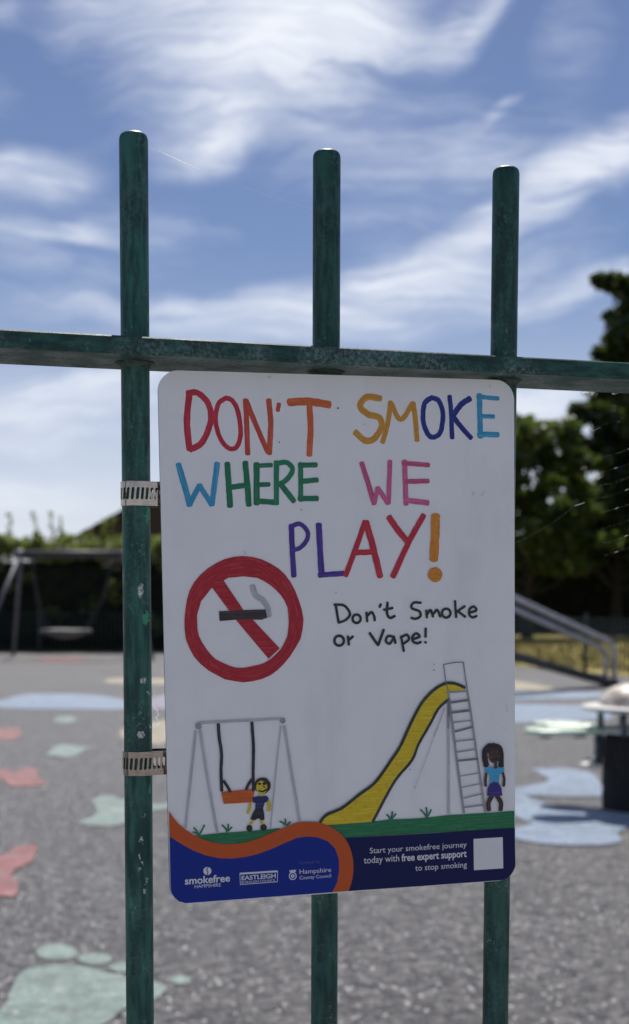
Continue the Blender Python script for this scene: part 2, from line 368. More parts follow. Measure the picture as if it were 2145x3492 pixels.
DRAW = [
 ('footer_panel', [
  ('p', 'navy', 0, [(-7.47, -116.84), (-2.39, -116.86), (47.14, -117.31), (104.75, -117.28), (105.1, -140.18), (104.93, -141.63), (103.98, -144.48), (102.02, -146.68), (99.28, -148.17), (95.78, -148.66), (46.84, -148.65), (-4.99, -148.39), (-7.9, -148.39)]),
 ]),
 ('title_lettering', [
  ('s', 'red', 3.7, [(-88.13, 136.6), (-89.94, 121.62), (-88.74, 106.12)]),
  ('s', 'red', 3.42, [(-89.22, 136.84), (-84.01, 137.37), (-78.34, 132.55), (-76.28, 125.22), (-77.8, 117.55), (-82.08, 109.7), (-88.47, 106.12)]),
  ('s', 'red', 2.71, [(-67.52, 134.94), (-72.02, 131.35), (-73.72, 121.92), (-71.26, 112.54), (-66.64, 107.22), (-62.03, 108.09), (-59.67, 115.42), (-60.99, 127.54), (-64.08, 133.4), (-67.8, 134.93)]),
  ('s', 'vermil', 2.99, [(-56.55, 134.11), (-56.1, 119.53), (-55.81, 104.11)]),
  ('s', 'vermil', 2.99, [(-56.27, 133.71), (-50.76, 120.3), (-44.26, 105.34)]),
  ('s', 'vermil2', 3.13, [(-43.21, 134.4), (-42.31, 121.13), (-43.43, 104.53)]),
  ('s', 'vermil', 2.42, [(-37.32, 132.36), (-38.09, 128.41)]),
  ('s', 'orange', 4.42, [(-31.63, 133.3), (-19.64, 133.97), (-7.74, 132.45)]),
  ('s', 'orange', 3.56, [(-19.65, 133.84), (-19.13, 120.18), (-20.09, 104.0)]),
  ('s', 'mustard', 3.7, [(22.78, 136.7), (14.42, 137.21), (10.41, 132.01), (15.04, 127.69), (21.62, 125.88), (23.19, 120.91), (18.69, 113.9), (13.09, 112.71), (7.3, 117.32)]),
  ('s', 'mustard', 2.99, [(23.67, 111.75), (27.05, 123.48), (28.66, 134.89)]),
  ('s', 'mustard', 2.99, [(28.66, 134.62), (34.77, 125.01), (42.32, 134.64)]),
  ('s', 'mustard', 3.13, [(42.32, 134.64), (43.72, 125.46), (44.64, 113.17)]),
  ('s', 'inkblue', 2.99, [(54.02, 137.97), (49.34, 134.23), (48.64, 124.15), (51.72, 116.5), (55.47, 115.44), (59.27, 118.73), (60.72, 128.58), (58.22, 136.1), (53.72, 137.96)]),
  ('s', 'inkblue', 2.85, [(64.89, 139.06), (65.86, 128.69), (66.35, 114.9)]),
  ('s', 'inkblue', 3.42, [(77.64, 137.94), (72.13, 134.44), (66.3, 127.01)]),
  ('s', 'inkblue', 2.99, [(66.61, 127.86), (71.73, 121.76), (78.23, 115.08)]),
  ('s', 'cyan', 3.42, [(83.47, 140.33), (83.69, 129.04), (84.06, 115.74)]),
  ('s', 'cyan', 2.56, [(82.23, 139.17), (95.44, 138.34)]),
  ('s', 'cyan', 2.56, [(84.3, 127.92), (92.6, 127.79)]),
  ('s', 'cyan', 3.13, [(82.69, 117.42), (95.31, 117.33)]),
  ('s', 'cyan', 3.42, [(-95.19, 98.01), (-92.14, 86.77), (-89.35, 75.5)]),
  ('s', 'cyan', 2.99, [(-89.34, 76.3), (-83.64, 86.56)]),
  ('s', 'cyan', 2.99, [(-83.64, 86.56), (-76.94, 75.8)]),
  ('s', 'cyan', 3.13, [(-76.94, 75.8), (-75.07, 86.89), (-73.32, 98.77)]),
  ('s', 'green', 3.42, [(-67.63, 98.83), (-67.01, 86.94), (-66.53, 75.01)]),
  ('s', 'green', 3.42, [(-57.29, 99.48), (-56.39, 87.01), (-55.75, 75.58)]),
  ('s', 'green', 3.13, [(-67.6, 85.31), (-55.55, 87.01)]),
  ('s', 'green', 3.56, [(-50.85, 98.74), (-51.23, 76.41)]),
  ('s', 'green', 2.42, [(-51.43, 97.64), (-42.12, 98.15)]),
  ('s', 'green', 2.56, [(-50.49, 87.04), (-43.71, 87.36)]),
  ('s', 'green', 3.13, [(-51.21, 78.05), (-41.04, 77.26)]),
  ('s', 'green2', 3.13, [(-39.4, 99.95), (-39.78, 76.45)]),
  ('s', 'green2', 2.85, [(-39.27, 99.13), (-33.3, 99.6), (-30.08, 95.67), (-33.74, 89.89), (-39.19, 86.84)]),
  ('s', 'green', 3.13, [(-37.47, 87.95), (-29.5, 77.85)]),
  ('s', 'green2', 2.85, [(-25.32, 99.28), (-25.49, 78.41)]),
  ('s', 'green', 2.85, [(-26.19, 98.17), (-16.0, 98.55)]),
  ('s', 'green', 2.85, [(-25.47, 89.13), (-15.55, 90.02)]),
  ('s', 'green', 3.13, [(-26.48, 79.51), (-15.7, 79.55)]),
  ('s', 'pink2', 2.99, [(10.88, 99.93), (14.56, 88.85), (18.1, 76.61)]),
  ('s', 'pink', 2.85, [(18.1, 76.89), (20.42, 85.83)]),
  ('s', 'pink', 2.85, [(20.42, 85.83), (26.53, 76.92)]),
  ('s', 'pink', 2.85, [(26.83, 76.92), (27.99, 101.23)]),
  ('s', 'pink', 3.13, [(36.9, 101.33), (37.54, 76.39)]),
  ('s', 'pink2', 2.71, [(35.7, 100.19), (51.71, 99.1)]),
  ('s', 'pink2', 2.85, [(37.38, 89.57), (51.32, 89.95)]),
  ('s', 'pink', 3.13, [(36.67, 78.91), (51.05, 77.27)]),
  ('s', 'purple', 3.13, [(-31.29, 64.38), (-30.94, 50.06), (-30.3, 35.7)]),
  ('s', 'purple', 2.56, [(-31.87, 63.56), (-26.41, 65.2), (-22.02, 61.06), (-22.23, 56.23), (-26.33, 51.69), (-30.93, 50.34)]),
  ('s', 'purple', 3.56, [(-15.19, 64.91), (-14.54, 49.96), (-13.87, 35.8)]),
  ('s', 'purple', 3.13, [(-15.31, 36.1), (-0.76, 36.92)]),
  ('s', 'red', 3.13, [(12.52, 66.56), (6.75, 51.23), (0.4, 35.65)]),
  ('s', 'red', 3.85, [(13.11, 66.28), (17.35, 51.17), (21.3, 34.87)]),
  ('s', 'red', 3.13, [(5.84, 48.73), (18.21, 49.07)]),
  ('s', 'red', 3.7, [(27.03, 69.08), (32.01, 62.06), (38.21, 55.01)]),
  ('s', 'red', 3.42, [(48.27, 70.22), (39.41, 55.28), (29.03, 34.78)]),
  ('s', 'amber', 5.41, [(55.66, 69.94), (55.25, 58.05), (54.37, 44.45)]),
  ('p', 'amber', 0, [(59.66, 35.59), (59.23, 34.07), (58.54, 32.83), (57.32, 31.69), (55.8, 31.26), (54.19, 31.24), (52.81, 31.9), (51.65, 32.92), (50.7, 34.19), (50.5, 35.69), (50.92, 37.19), (51.62, 38.48), (52.81, 39.6), (54.27, 39.84), (55.86, 40.13), (57.29, 39.33), (58.62, 38.42), (59.38, 37.16)]),
 ]),
 ('no_smoking_symbol', [
  ('r', 'ringred', 0, [(-25.01, 11.03), (-25.6, 5.41), (-26.93, -0.13), (-29.95, -5.12), (-33.23, -9.91), (-36.85, -14.11), (-40.61, -17.57), (-45.06, -20.56), (-50.16, -22.55), (-55.47, -23.61), (-60.94, -24.06), (-66.28, -23.11), (-71.36, -22.04), (-76.09, -19.43), (-80.68, -16.77), (-85.16, -12.89), (-88.84, -8.62), (-91.38, -3.59), (-93.22, 1.43), (-93.76, 6.85), (-93.7, 12.33), (-93.03, 17.79), (-92.06, 23.22), (-90.44, 28.15), (-87.74, 32.86), (-84.22, 36.89), (-80.02, 40.35), (-75.17, 43.33), (-70.14, 45.63), (-64.96, 46.85), (-59.68, 47.24), (-54.32, 46.71), (-48.96, 45.29), (-43.95, 43.0), (-39.17, 40.05), (-35.45, 36.59), (-32.27, 32.21), (-29.65, 27.27), (-27.68, 22.11), (-25.98, 16.63), (-33.69, 9.72), (-34.04, 5.59), (-34.7, 1.68), (-36.38, -1.97), (-38.54, -5.64), (-41.5, -8.51), (-44.74, -11.25), (-48.5, -13.41), (-52.45, -14.48), (-56.59, -15.18), (-60.8, -15.79), (-65.01, -15.54), (-69.11, -14.15), (-72.69, -12.46), (-76.55, -10.43), (-79.44, -7.53), (-81.9, -4.28), (-83.88, -1.08), (-85.79, 2.9), (-86.5, 6.79), (-86.58, 10.74), (-86.53, 14.74), (-85.2, 18.65), (-84.04, 22.28), (-81.23, 25.48), (-78.52, 28.94), (-75.58, 31.47), (-71.88, 33.15), (-68.16, 35.1), (-64.04, 35.38), (-59.89, 35.82), (-55.69, 35.36), (-51.59, 34.88), (-47.69, 32.94), (-44.1, 30.65), (-41.14, 28.15), (-38.08, 24.91), (-35.88, 21.66), (-34.22, 17.73), (-33.89, 13.76)]),
  ('p', 'ringred', 0, [(-78.64, 31.04), (-72.09, 35.19), (-60.21, 17.28), (-39.31, -5.2), (-45.9, -11.07), (-64.4, 11.37)]),
  ('s', 'smoke', 3.03, [(-54.53, 30.48), (-52.7, 25.14), (-48.91, 22.42), (-45.96, 18.1), (-45.22, 13.28)]),
  ('p', 'cig', 0, [(-74.06, 16.45), (-64.3, 16.81), (-47.22, 17.05), (-46.2, 12.23), (-49.65, 11.23), (-64.4, 11.51), (-73.76, 10.89)]),
 ]),
 ('message_lettering', [
  ('s', 'pen', 1.52, [(-5.8, 19.33), (-5.02, 14.31), (-4.11, 8.74)]),
  ('s', 'pen', 1.52, [(-6.65, 19.07), (-0.72, 18.43), (2.77, 13.76), (0.31, 10.28), (-4.11, 8.6)]),
  ('s', 'pen', 1.52, [(6.92, 13.14), (5.55, 12.85), (4.57, 11.85), (4.31, 10.47), (4.84, 9.16), (6.0, 8.37), (7.39, 8.35), (8.56, 9.11), (9.12, 10.4), (8.88, 11.79), (7.91, 12.82), (6.55, 13.14)]),
  ('s', 'pen', 1.52, [(12.75, 14.26), (13.12, 8.94)]),
  ('s', 'pen', 1.52, [(13.16, 12.21), (15.76, 14.35), (17.31, 12.14), (17.71, 9.4)]),
  ('s', 'pen', 1.52, [(21.56, 18.89), (20.68, 17.13)]),
  ('s', 'pen', 1.52, [(25.6, 19.92), (25.24, 13.77), (26.94, 10.87), (30.13, 11.9)]),
  ('s', 'pen', 1.52, [(23.25, 15.58), (28.74, 16.58)]),
  ('s', 'pen', 1.52, [(46.21, 19.32), (41.54, 19.39), (40.34, 16.39), (44.99, 14.39), (45.84, 11.62), (42.9, 10.02), (39.99, 10.63)]),
  ('s', 'pen', 1.52, [(49.38, 14.86), (49.78, 10.44)]),
  ('s', 'pen', 1.52, [(49.8, 12.37), (52.02, 14.95), (53.6, 10.92)]),
  ('s', 'pen', 1.52, [(53.61, 12.3), (56.14, 15.02), (58.16, 10.84)]),
  ('s', 'pen', 1.52, [(62.08, 15.6), (60.58, 15.3), (59.51, 14.22), (59.23, 12.74), (59.82, 11.33), (61.09, 10.48), (62.62, 10.46), (63.91, 11.28), (64.51, 12.66), (64.24, 14.16), (63.17, 15.26), (61.68, 15.61)]),
  ('s', 'pen', 1.52, [(67.4, 20.09), (68.06, 10.38)]),
  ('s', 'pen', 1.52, [(73.61, 16.94), (68.53, 13.7)]),
  ('s', 'pen', 1.52, [(69.13, 13.97), (73.86, 10.55)]),
  ('s', 'pen', 1.52, [(76.56, 13.0), (80.75, 14.32), (79.27, 16.57), (76.72, 15.23), (76.25, 12.17), (78.33, 10.19), (81.02, 10.98)]),
  ('s', 'pen', 1.52, [(-3.72, 1.13), (-5.32, 0.8), (-6.47, -0.36), (-6.78, -1.97), (-6.16, -3.49), (-4.81, -4.43), (-3.17, -4.46), (-1.8, -3.58), (-1.15, -2.08), (-1.43, -0.45), (-2.56, 0.75), (-4.15, 1.13)]),
  ('s', 'pen', 1.52, [(1.32, 0.75), (1.82, -4.3)]),
  ('s', 'pen', 1.52, [(1.86, -1.44), (4.45, 0.54)]),
  ('s', 'pen', 1.66, [(14.47, 2.37), (17.29, -1.79), (19.56, -4.85)]),
  ('s', 'pen', 1.66, [(19.56, -4.85), (23.12, 4.1)]),
  ('s', 'pen', 1.52, [(28.84, -0.13), (25.67, 0.21), (24.34, -2.5), (26.49, -4.2), (28.54, -1.77), (29.14, 0.13)]),
  ('s', 'pen', 1.52, [(29.14, 0.13), (30.25, -4.01)]),
  ('s', 'pen', 1.52, [(33.63, 0.03), (35.28, -8.81)]),
  ('s', 'pen', 1.52, [(33.77, -0.52), (37.27, 0.78), (38.41, -2.0), (34.6, -4.66)]),
  ('s', 'pen', 1.52, [(41.03, -1.78), (45.14, -0.5), (43.11, 1.48), (40.75, -0.4), (41.02, -3.16), (43.64, -4.32), (45.98, -3.55)]),
  ('s', 'pen', 1.52, [(48.99, 4.39), (48.79, -0.85)]),
  ('p', 'pen', 0, [(49.67, -3.91), (49.6, -4.2), (49.45, -4.43), (49.19, -4.64), (48.91, -4.72), (48.61, -4.68), (48.31, -4.62), (48.08, -4.41), (47.92, -4.15), (47.9, -3.87), (47.96, -3.6), (48.08, -3.35), (48.33, -3.16), (48.62, -3.08), (48.92, -3.1), (49.22, -3.18), (49.45, -3.39), (49.56, -3.62)]),
 ]),
 ('grass_drawing', [
  ('p', 'grass', 0, [(-90.73, -110.11), (-83.16, -109.88), (-74.16, -109.46), (-66.51, -109.51), (-58.12, -109.39), (-49.68, -109.2), (-41.2, -108.8), (-41.29, -114.62), (-51.93, -116.74), (-69.46, -118.41), (-84.66, -116.08)]),
  ('p', 'grass', 0, [(-17.05, -108.2), (3.15, -108.24), (15.06, -108.27), (25.35, -107.63), (37.43, -107.91), (48.73, -107.9), (63.64, -107.08), (74.25, -107.18), (85.82, -107.16), (104.7, -106.96), (104.82, -117.34), (72.4, -117.27), (28.69, -116.97), (-2.88, -116.86), (-13.75, -111.8)]),
  ('s', 'tuft', 0.98, [(-91.51, -108.01), (-89.64, -108.81), (-88.32, -109.98)]),
  ('s', 'tuft', 0.98, [(-91.05, -105.59), (-89.37, -107.53), (-88.25, -109.85)]),
  ('s', 'tuft', 0.98, [(-84.91, -104.44), (-86.31, -107.09), (-88.26, -110.12)]),
  ('s', 'tuft', 0.98, [(-74.7, -105.04), (-73.07, -106.71), (-72.0, -108.77)]),
  ('s', 'tuft', 0.98, [(-71.16, -104.77), (-71.23, -106.58), (-71.86, -108.78)]),
  ('s', 'tuft', 0.98, [(-69.04, -106.54), (-70.06, -107.48), (-71.65, -108.79)]),
  ('s', 'tuft', 0.98, [(-40.85, -104.94), (-39.13, -105.87), (-37.98, -107.19)]),
  ('s', 'tuft', 0.98, [(-37.71, -103.67), (-37.55, -105.17), (-37.97, -107.05)]),
  ('s', 'tuft', 0.98, [(-34.68, -105.57), (-35.58, -106.29), (-37.06, -107.38)]),
  ('s', 'tuft', 0.98, [(23.58, -104.49), (25.02, -105.89), (25.95, -107.58)]),
  ('s', 'tuft', 0.98, [(27.21, -103.05), (26.97, -105.26), (26.21, -107.76)]),
  ('s', 'tuft', 0.98, [(29.43, -104.49), (28.29, -105.82), (26.64, -107.46)]),
  ('s', 'tuft', 0.98, [(44.77, -102.87), (46.88, -105.06), (48.47, -107.55)]),
  ('s', 'tuft', 0.98, [(48.35, -101.75), (48.76, -104.58), (48.65, -107.72)]),
  ('s', 'tuft', 0.98, [(51.48, -103.24), (50.41, -105.26), (48.82, -107.57)]),
 ]),
 ('swing_drawing', [
  ('s', 'pencil', 1.54, [(-87.07, -46.17), (-75.05, -45.96), (-61.2, -45.81), (-39.47, -45.68)]),
  ('s', 'pencil', 1.4, [(-88.73, -50.57), (-91.32, -70.77), (-95.76, -105.17)]),
  ('s', 'pencil', 1.54, [(-86.26, -49.99), (-83.02, -73.88), (-80.08, -93.11), (-77.61, -108.84)]),
  ('s', 'pencil', 0.84, [(-39.4, -49.8), (-41.49, -65.54), (-44.01, -86.1), (-46.5, -108.49)]),
  ('s', 'pencil', 1.54, [(-37.42, -49.88), (-33.7, -74.86), (-29.19, -105.34)]),
  ('s', 'pencil2', 3.36, [(-87.15, -46.84), (-87.05, -48.74)]),
  ('s', 'pencil2', 3.36, [(-38.49, -46.13), (-38.09, -47.38)]),
  ('p', 'seat', 0, [(-74.83, -86.01), (-65.39, -85.54), (-55.18, -85.11), (-57.0, -92.92), (-65.52, -92.94), (-73.58, -92.92)]),
  ('s', 'chain', 1.82, [(-75.76, -47.15), (-75.48, -53.82), (-74.29, -64.07), (-74.75, -74.27), (-74.54, -85.34)]),
  ('s', 'chain', 1.82, [(-56.34, -47.09), (-55.68, -61.48), (-56.13, -75.17), (-56.18, -86.16)]),
  ('s', 'chain', 1.68, [(-73.33, -79.8), (-71.45, -82.63), (-69.57, -86.15)]),
  ('s', 'chain', 1.68, [(-56.77, -79.53), (-58.77, -82.18), (-60.36, -85.25)]),
 ]),
 ('boy_drawing', [
  ('p', 'hairb', 0, [(-45.92, -83.79), (-46.24, -85.48), (-47.26, -86.9), (-48.47, -87.84), (-50.06, -88.45), (-51.68, -88.43), (-53.23, -87.67), (-54.59, -86.35), (-55.36, -84.99), (-55.53, -83.3), (-55.12, -81.61), (-54.36, -80.22), (-53.17, -79.36), (-51.57, -78.93), (-49.88, -78.92), (-48.34, -79.4), (-47.18, -80.72), (-46.18, -82.11)]),
  ('p', 'yellow', 0, [(-48.0, -84.65), (-48.2, -85.96), (-48.74, -87.15), (-49.64, -87.97), (-50.73, -88.37), (-51.87, -88.25), (-53.0, -87.8), (-53.9, -86.78), (-54.44, -85.66), (-54.68, -84.31), (-54.27, -83.05), (-53.88, -81.82), (-52.88, -81.15), (-51.74, -80.59), (-50.6, -80.68), (-49.52, -81.28), (-48.66, -82.22), (-48.17, -83.37)]),
  ('s', 'hairb', 1.26, [(-53.56, -80.79), (-51.31, -80.08), (-48.8, -81.3)]),
  ('p', 'hairb', 0, [(-51.5, -82.48), (-51.54, -82.71), (-51.74, -82.9), (-52.02, -83.04), (-52.37, -83.1), (-52.73, -83.11), (-53.09, -82.97), (-53.35, -82.83), (-53.54, -82.6), (-53.6, -82.37), (-53.52, -82.14), (-53.35, -81.93), (-53.06, -81.78), (-52.71, -81.71), (-52.35, -81.75), (-51.99, -81.87), (-51.71, -82.01), (-51.57, -82.23)]),
  ('p', 'hairb', 0, [(-48.57, -82.55), (-48.63, -82.85), (-48.79, -83.1), (-49.16, -83.28), (-49.54, -83.38), (-49.95, -83.38), (-50.33, -83.24), (-50.65, -83.04), (-50.88, -82.75), (-50.93, -82.44), (-50.81, -82.13), (-50.63, -81.89), (-50.31, -81.69), (-49.92, -81.62), (-49.51, -81.61), (-49.1, -81.78), (-48.78, -81.97), (-48.64, -82.25)]),
  ('s', 'hairb', 1.05, [(-53.1, -86.32), (-51.42, -86.95), (-49.87, -86.62), (-48.17, -85.74)]),
  ('s', 'hairb', 0.7, [(-50.53, -83.83), (-49.42, -84.72)]),
  ('s', 'yellow', 1.96, [(-51.44, -88.05), (-51.47, -89.98)]),
  ('p', 'shirt', 0, [(-56.81, -89.97), (-53.57, -89.59), (-48.65, -89.58), (-47.41, -90.89), (-47.44, -92.96), (-49.7, -93.38), (-50.75, -96.91), (-55.24, -96.8), (-55.04, -93.37), (-56.72, -92.87)]),
  ('s', 'yellow', 1.68, [(-58.13, -93.62), (-58.6, -96.34), (-59.55, -99.04)]),
  ('s', 'yellow', 1.96, [(-47.44, -92.82), (-47.06, -95.6), (-47.53, -98.2)]),
  ('p', 'shorts', 0, [(-55.24, -96.67), (-50.74, -96.64), (-50.1, -100.26), (-50.01, -103.17), (-51.71, -104.11), (-53.23, -102.43), (-54.15, -102.52), (-55.78, -103.39), (-58.35, -102.55), (-56.83, -99.2)]),
  ('s', 'yellow', 1.4, [(-56.9, -103.6), (-58.48, -105.71)]),
  ('s', 'yellow', 1.68, [(-51.71, -104.04), (-50.9, -106.16)]),
  ('p', 'shorts', 0, [(-57.2, -107.86), (-57.31, -108.54), (-57.62, -109.15), (-58.07, -109.5), (-58.66, -109.79), (-59.28, -109.63), (-59.81, -109.38), (-60.29, -109.0), (-60.56, -108.33), (-60.69, -107.65), (-60.6, -106.97), (-60.23, -106.37), (-59.78, -106.0), (-59.21, -105.81), (-58.6, -105.83), (-58.02, -106.14), (-57.53, -106.51), (-57.24, -107.16)]),
  ('p', 'shorts', 0, [(-48.62, -107.95), (-48.83, -108.63), (-49.16, -109.22), (-49.7, -109.57), (-50.35, -109.88), (-51.03, -109.77), (-51.63, -109.53), (-52.23, -109.01), (-52.53, -108.42), (-52.56, -107.72), (-52.43, -107.01), (-52.08, -106.42), (-51.57, -106.08), (-50.96, -105.88), (-50.27, -105.85), (-49.6, -106.16), (-49.17, -106.63), (-48.83, -107.26)]),
 ]),
 ('slide_drawing', [
  ('p', 'slideyellow', 0, [(-16.7, -107.25), (-12.63, -103.1), (-3.16, -99.56), (7.08, -92.46), (17.38, -85.31), (27.63, -72.22), (33.05, -64.61), (40.09, -50.48), (46.25, -40.22), (53.26, -33.08), (60.27, -29.2), (65.7, -28.88), (69.91, -30.16), (73.41, -31.76), (73.05, -32.74), (62.07, -33.37), (62.03, -38.3), (56.31, -43.37), (51.0, -52.21), (43.94, -63.43), (39.52, -73.1), (30.09, -83.32), (22.92, -94.44), (15.06, -108.27), (-5.3, -108.56), (-15.72, -108.44)]),
  ('s', 'outline', 1.79, [(-17.03, -106.74), (-12.95, -102.59), (-3.49, -99.06), (6.75, -91.95), (17.05, -84.8), (27.3, -71.72), (32.71, -64.1), (39.75, -49.97), (45.91, -39.72), (52.92, -32.58), (59.93, -28.7), (65.36, -28.37), (69.56, -29.66), (73.06, -31.25)]),
  ('s', 'outline', 1.71, [(62.03, -38.3), (56.31, -43.37), (51.0, -52.21), (43.94, -63.43), (39.52, -73.1), (30.09, -83.32), (22.92, -94.44), (15.06, -108.27)]),
  ('s', 'pencil3', 0.57, [(60.03, -17.21), (66.16, -16.23), (72.3, -16.15)]),
  ('s', 'pencil3', 0.65, [(72.3, -16.15), (73.47, -24.83), (74.81, -33.29)]),
  ('s', 'pencil3', 0.57, [(59.85, -17.21), (61.25, -27.75), (62.95, -33.56)]),
  ('s', 'pencil2', 1.38, [(62.85, -34.38), (65.15, -52.6), (68.46, -79.24), (72.13, -106.23)]),
  ('s', 'pencil2', 1.22, [(74.64, -33.12), (76.5, -43.93), (80.04, -68.13), (85.83, -106.49)]),
  ('s', 'pencil3', 1.55, [(62.91, -37.35), (62.71, -50.86)]),
  ('s', 'pencil', 1.38, [(62.71, -50.86), (62.55, -80.61), (62.5, -106.52)]),
  ('s', 'pencil2', 1.47, [(62.56, -48.38), (62.5, -54.97)]),
  ('s', 'pencil2', 1.14, [(62.07, -33.7), (74.81, -33.37)]),
  ('s', 'pencil3', 1.47, [(64.21, -39.86), (75.12, -38.75)]),
  ('s', 'pencil3', 1.47, [(64.51, -45.81), (75.96, -44.9)]),
  ('s', 'pencil2', 0.81, [(65.34, -51.78), (77.33, -51.0)]),
  ('s', 'pencil3', 1.22, [(66.7, -57.29), (77.83, -54.92)]),
  ('s', 'pencil2', 0.98, [(67.0, -63.09), (78.48, -62.41)]),
  ('s', 'pencil2', 0.98, [(67.83, -69.59), (79.33, -68.43)]),
  ('s', 'pencil3', 1.22, [(68.67, -74.77), (81.06, -74.17)]),
  ('s', 'pencil2', 0.65, [(69.3, -84.09), (82.42, -82.73)]),
  ('s', 'pencil2', 0.73, [(70.83, -90.99), (83.27, -89.12)]),
  ('s', 'pencil2', 0.81, [(72.02, -97.38), (83.76, -95.33)]),
  ('s', 'pencil2', 1.06, [(72.51, -102.99), (84.96, -102.09)]),
  ('s', 'pencil', 0.73, [(60.24, -42.69), (57.11, -51.05), (53.54, -59.56)]),
  ('s', 'pencilfaint', 0.49, [(53.54, -59.56), (49.08, -70.9), (41.26, -89.48)]),
 ]),
 ('girl_drawing', [
  ('s', 'hairg', 3.58, [(88.95, -66.52), (85.9, -69.39), (85.69, -73.38), (86.55, -78.59)]),
  ('s', 'hairg', 3.42, [(90.2, -67.07), (94.31, -67.75), (95.9, -71.33), (96.03, -79.37)]),
  ('p', 'hairg', 0, [(95.91, -68.66), (95.4, -69.8), (94.48, -70.71), (93.14, -71.42), (91.4, -71.73), (89.59, -71.57), (87.87, -71.17), (86.5, -70.35), (85.51, -69.33), (85.18, -68.19), (85.51, -67.06), (86.59, -66.03), (88.04, -65.39), (89.67, -65.19), (91.44, -65.06), (93.05, -65.67), (94.39, -66.38), (95.6, -67.5)]),
  ('p', 'skin', 0, [(95.15, -73.14), (94.97, -74.62), (94.34, -75.95), (93.31, -76.77), (92.19, -77.22), (90.94, -77.18), (89.77, -76.71), (88.94, -75.63), (88.13, -74.31), (88.01, -72.82), (88.28, -71.31), (88.83, -70.12), (89.78, -69.07), (91.0, -68.84), (92.23, -68.64), (93.39, -69.42), (94.41, -70.32), (94.93, -71.67)]),
  ('p', 'hairg', 0, [(94.52, -74.28), (94.22, -74.72), (93.84, -75.11), (93.31, -75.34), (92.51, -75.53), (91.69, -75.45), (90.97, -75.3), (90.4, -74.95), (89.96, -74.52), (89.88, -74.07), (89.99, -73.61), (90.33, -73.23), (90.93, -72.95), (91.72, -72.83), (92.54, -72.83), (93.32, -73.04), (93.84, -73.41), (94.26, -73.82)]),
  ('s', 'skin', 1.95, [(92.46, -76.86), (92.61, -80.72)]),
  ('p', 'lightblue', 0, [(85.47, -79.88), (89.58, -79.24), (92.43, -80.71), (94.95, -79.82), (98.0, -80.47), (97.8, -83.48), (94.92, -84.34), (94.53, -89.35), (88.8, -89.23), (88.74, -84.21), (85.81, -83.07)]),
  ('s', 'skin', 1.79, [(86.34, -83.26), (85.96, -86.75), (85.93, -90.76)]),
  ('s', 'skin', 1.79, [(97.08, -83.44), (97.96, -87.34), (97.57, -91.35)]),
  ('s', 'skin', 2.93, [(89.82, -97.15), (87.83, -101.07), (87.98, -105.44)]),
  ('s', 'skin', 2.77, [(93.41, -97.34), (95.89, -101.51), (95.51, -105.85)]),
  ('p', 'skirt', 0, [(88.98, -89.24), (91.49, -88.36), (94.17, -89.0), (96.13, -92.28), (96.73, -97.18), (91.25, -97.4), (86.79, -96.49), (87.35, -92.17)]),
 ]),
 ('blue_panel', [
  ('p', 'blue', 0, [(-10.27, -148.38), (-7.24, -142.8), (-5.95, -135.93), (-6.02, -128.98), (-8.16, -122.68), (-12.47, -118.18), (-18.36, -115.51), (-24.65, -114.52), (-30.94, -114.98), (-38.79, -117.7), (-46.61, -120.63), (-54.39, -122.95), (-62.11, -124.2), (-69.77, -124.61), (-77.38, -123.74), (-84.91, -121.6), (-92.39, -118.12), (-98.32, -114.38), (-104.94, -109.65), (-105.1, -138.98), (-104.57, -142.01), (-102.98, -144.82), (-100.48, -147.1), (-96.75, -148.43)]),
 ]),
 ('orange_swoosh', [
  ('p', 'swoosh', 0, [(-105.01, -94.99), (-102.49, -99.3), (-99.58, -102.89), (-95.9, -106.24), (-92.2, -108.93), (-88.49, -111.17), (-84.75, -112.97), (-80.99, -114.41), (-77.22, -115.39), (-73.43, -116.0), (-69.62, -116.24), (-65.03, -116.15), (-60.42, -115.52), (-55.01, -114.27), (-50.35, -112.81), (-42.56, -109.86), (-34.72, -107.05), (-30.8, -106.13), (-26.88, -105.82), (-22.95, -105.9), (-19.02, -106.43), (-15.09, -107.66), (-11.16, -109.5), (-8.01, -111.68), (-4.47, -114.59), (-1.72, -117.83), (0.23, -121.27), (1.54, -124.99), (2.45, -129.14), (2.8, -133.04), (2.67, -136.9), (1.97, -141.5), (0.96, -145.15), (-0.44, -148.38), (-10.27, -148.38), (-7.24, -142.8), (-5.95, -135.93), (-6.02, -128.98), (-8.16, -122.68), (-12.47, -118.18), (-18.36, -115.51), (-24.65, -114.52), (-30.94, -114.98), (-38.79, -117.7), (-46.61, -120.63), (-54.39, -122.95), (-62.11, -124.2), (-69.77, -124.61), (-77.38, -123.74), (-84.91, -121.6), (-92.39, -118.12), (-98.32, -114.38), (-104.94, -109.65)]),
 ]),
 ('blank_label_square', [
  ('p', 'label', 0, [(78.06, -122.35), (96.87, -122.41), (97.14, -141.47), (78.22, -141.36)]),
 ]),
 ('logo_emblems', [
  ('p', 'print', 0, [(-81.53, -130.92), (-81.63, -131.52), (-81.87, -132.06), (-82.25, -132.52), (-82.75, -132.86), (-83.32, -133.05), (-83.93, -133.09), (-84.53, -132.97), (-85.09, -132.7), (-85.57, -132.3), (-85.93, -131.79), (-86.16, -131.21), (-86.22, -130.6), (-86.13, -130.01), (-85.89, -129.46), (-85.51, -129.0), (-85.01, -128.66), (-84.44, -128.47), (-83.84, -128.43), (-83.23, -128.55), (-82.67, -128.82), (-82.19, -129.22), (-81.83, -129.73), (-81.6, -130.31)]),
  ('s', 'blue', 0.54, [(-83.39, -128.61), (-84.17, -130.21), (-83.59, -131.46), (-84.07, -132.93)]),
  ('s', 'print', 0.31, [(-65.11, -133.46), (-64.92, -139.99)]),
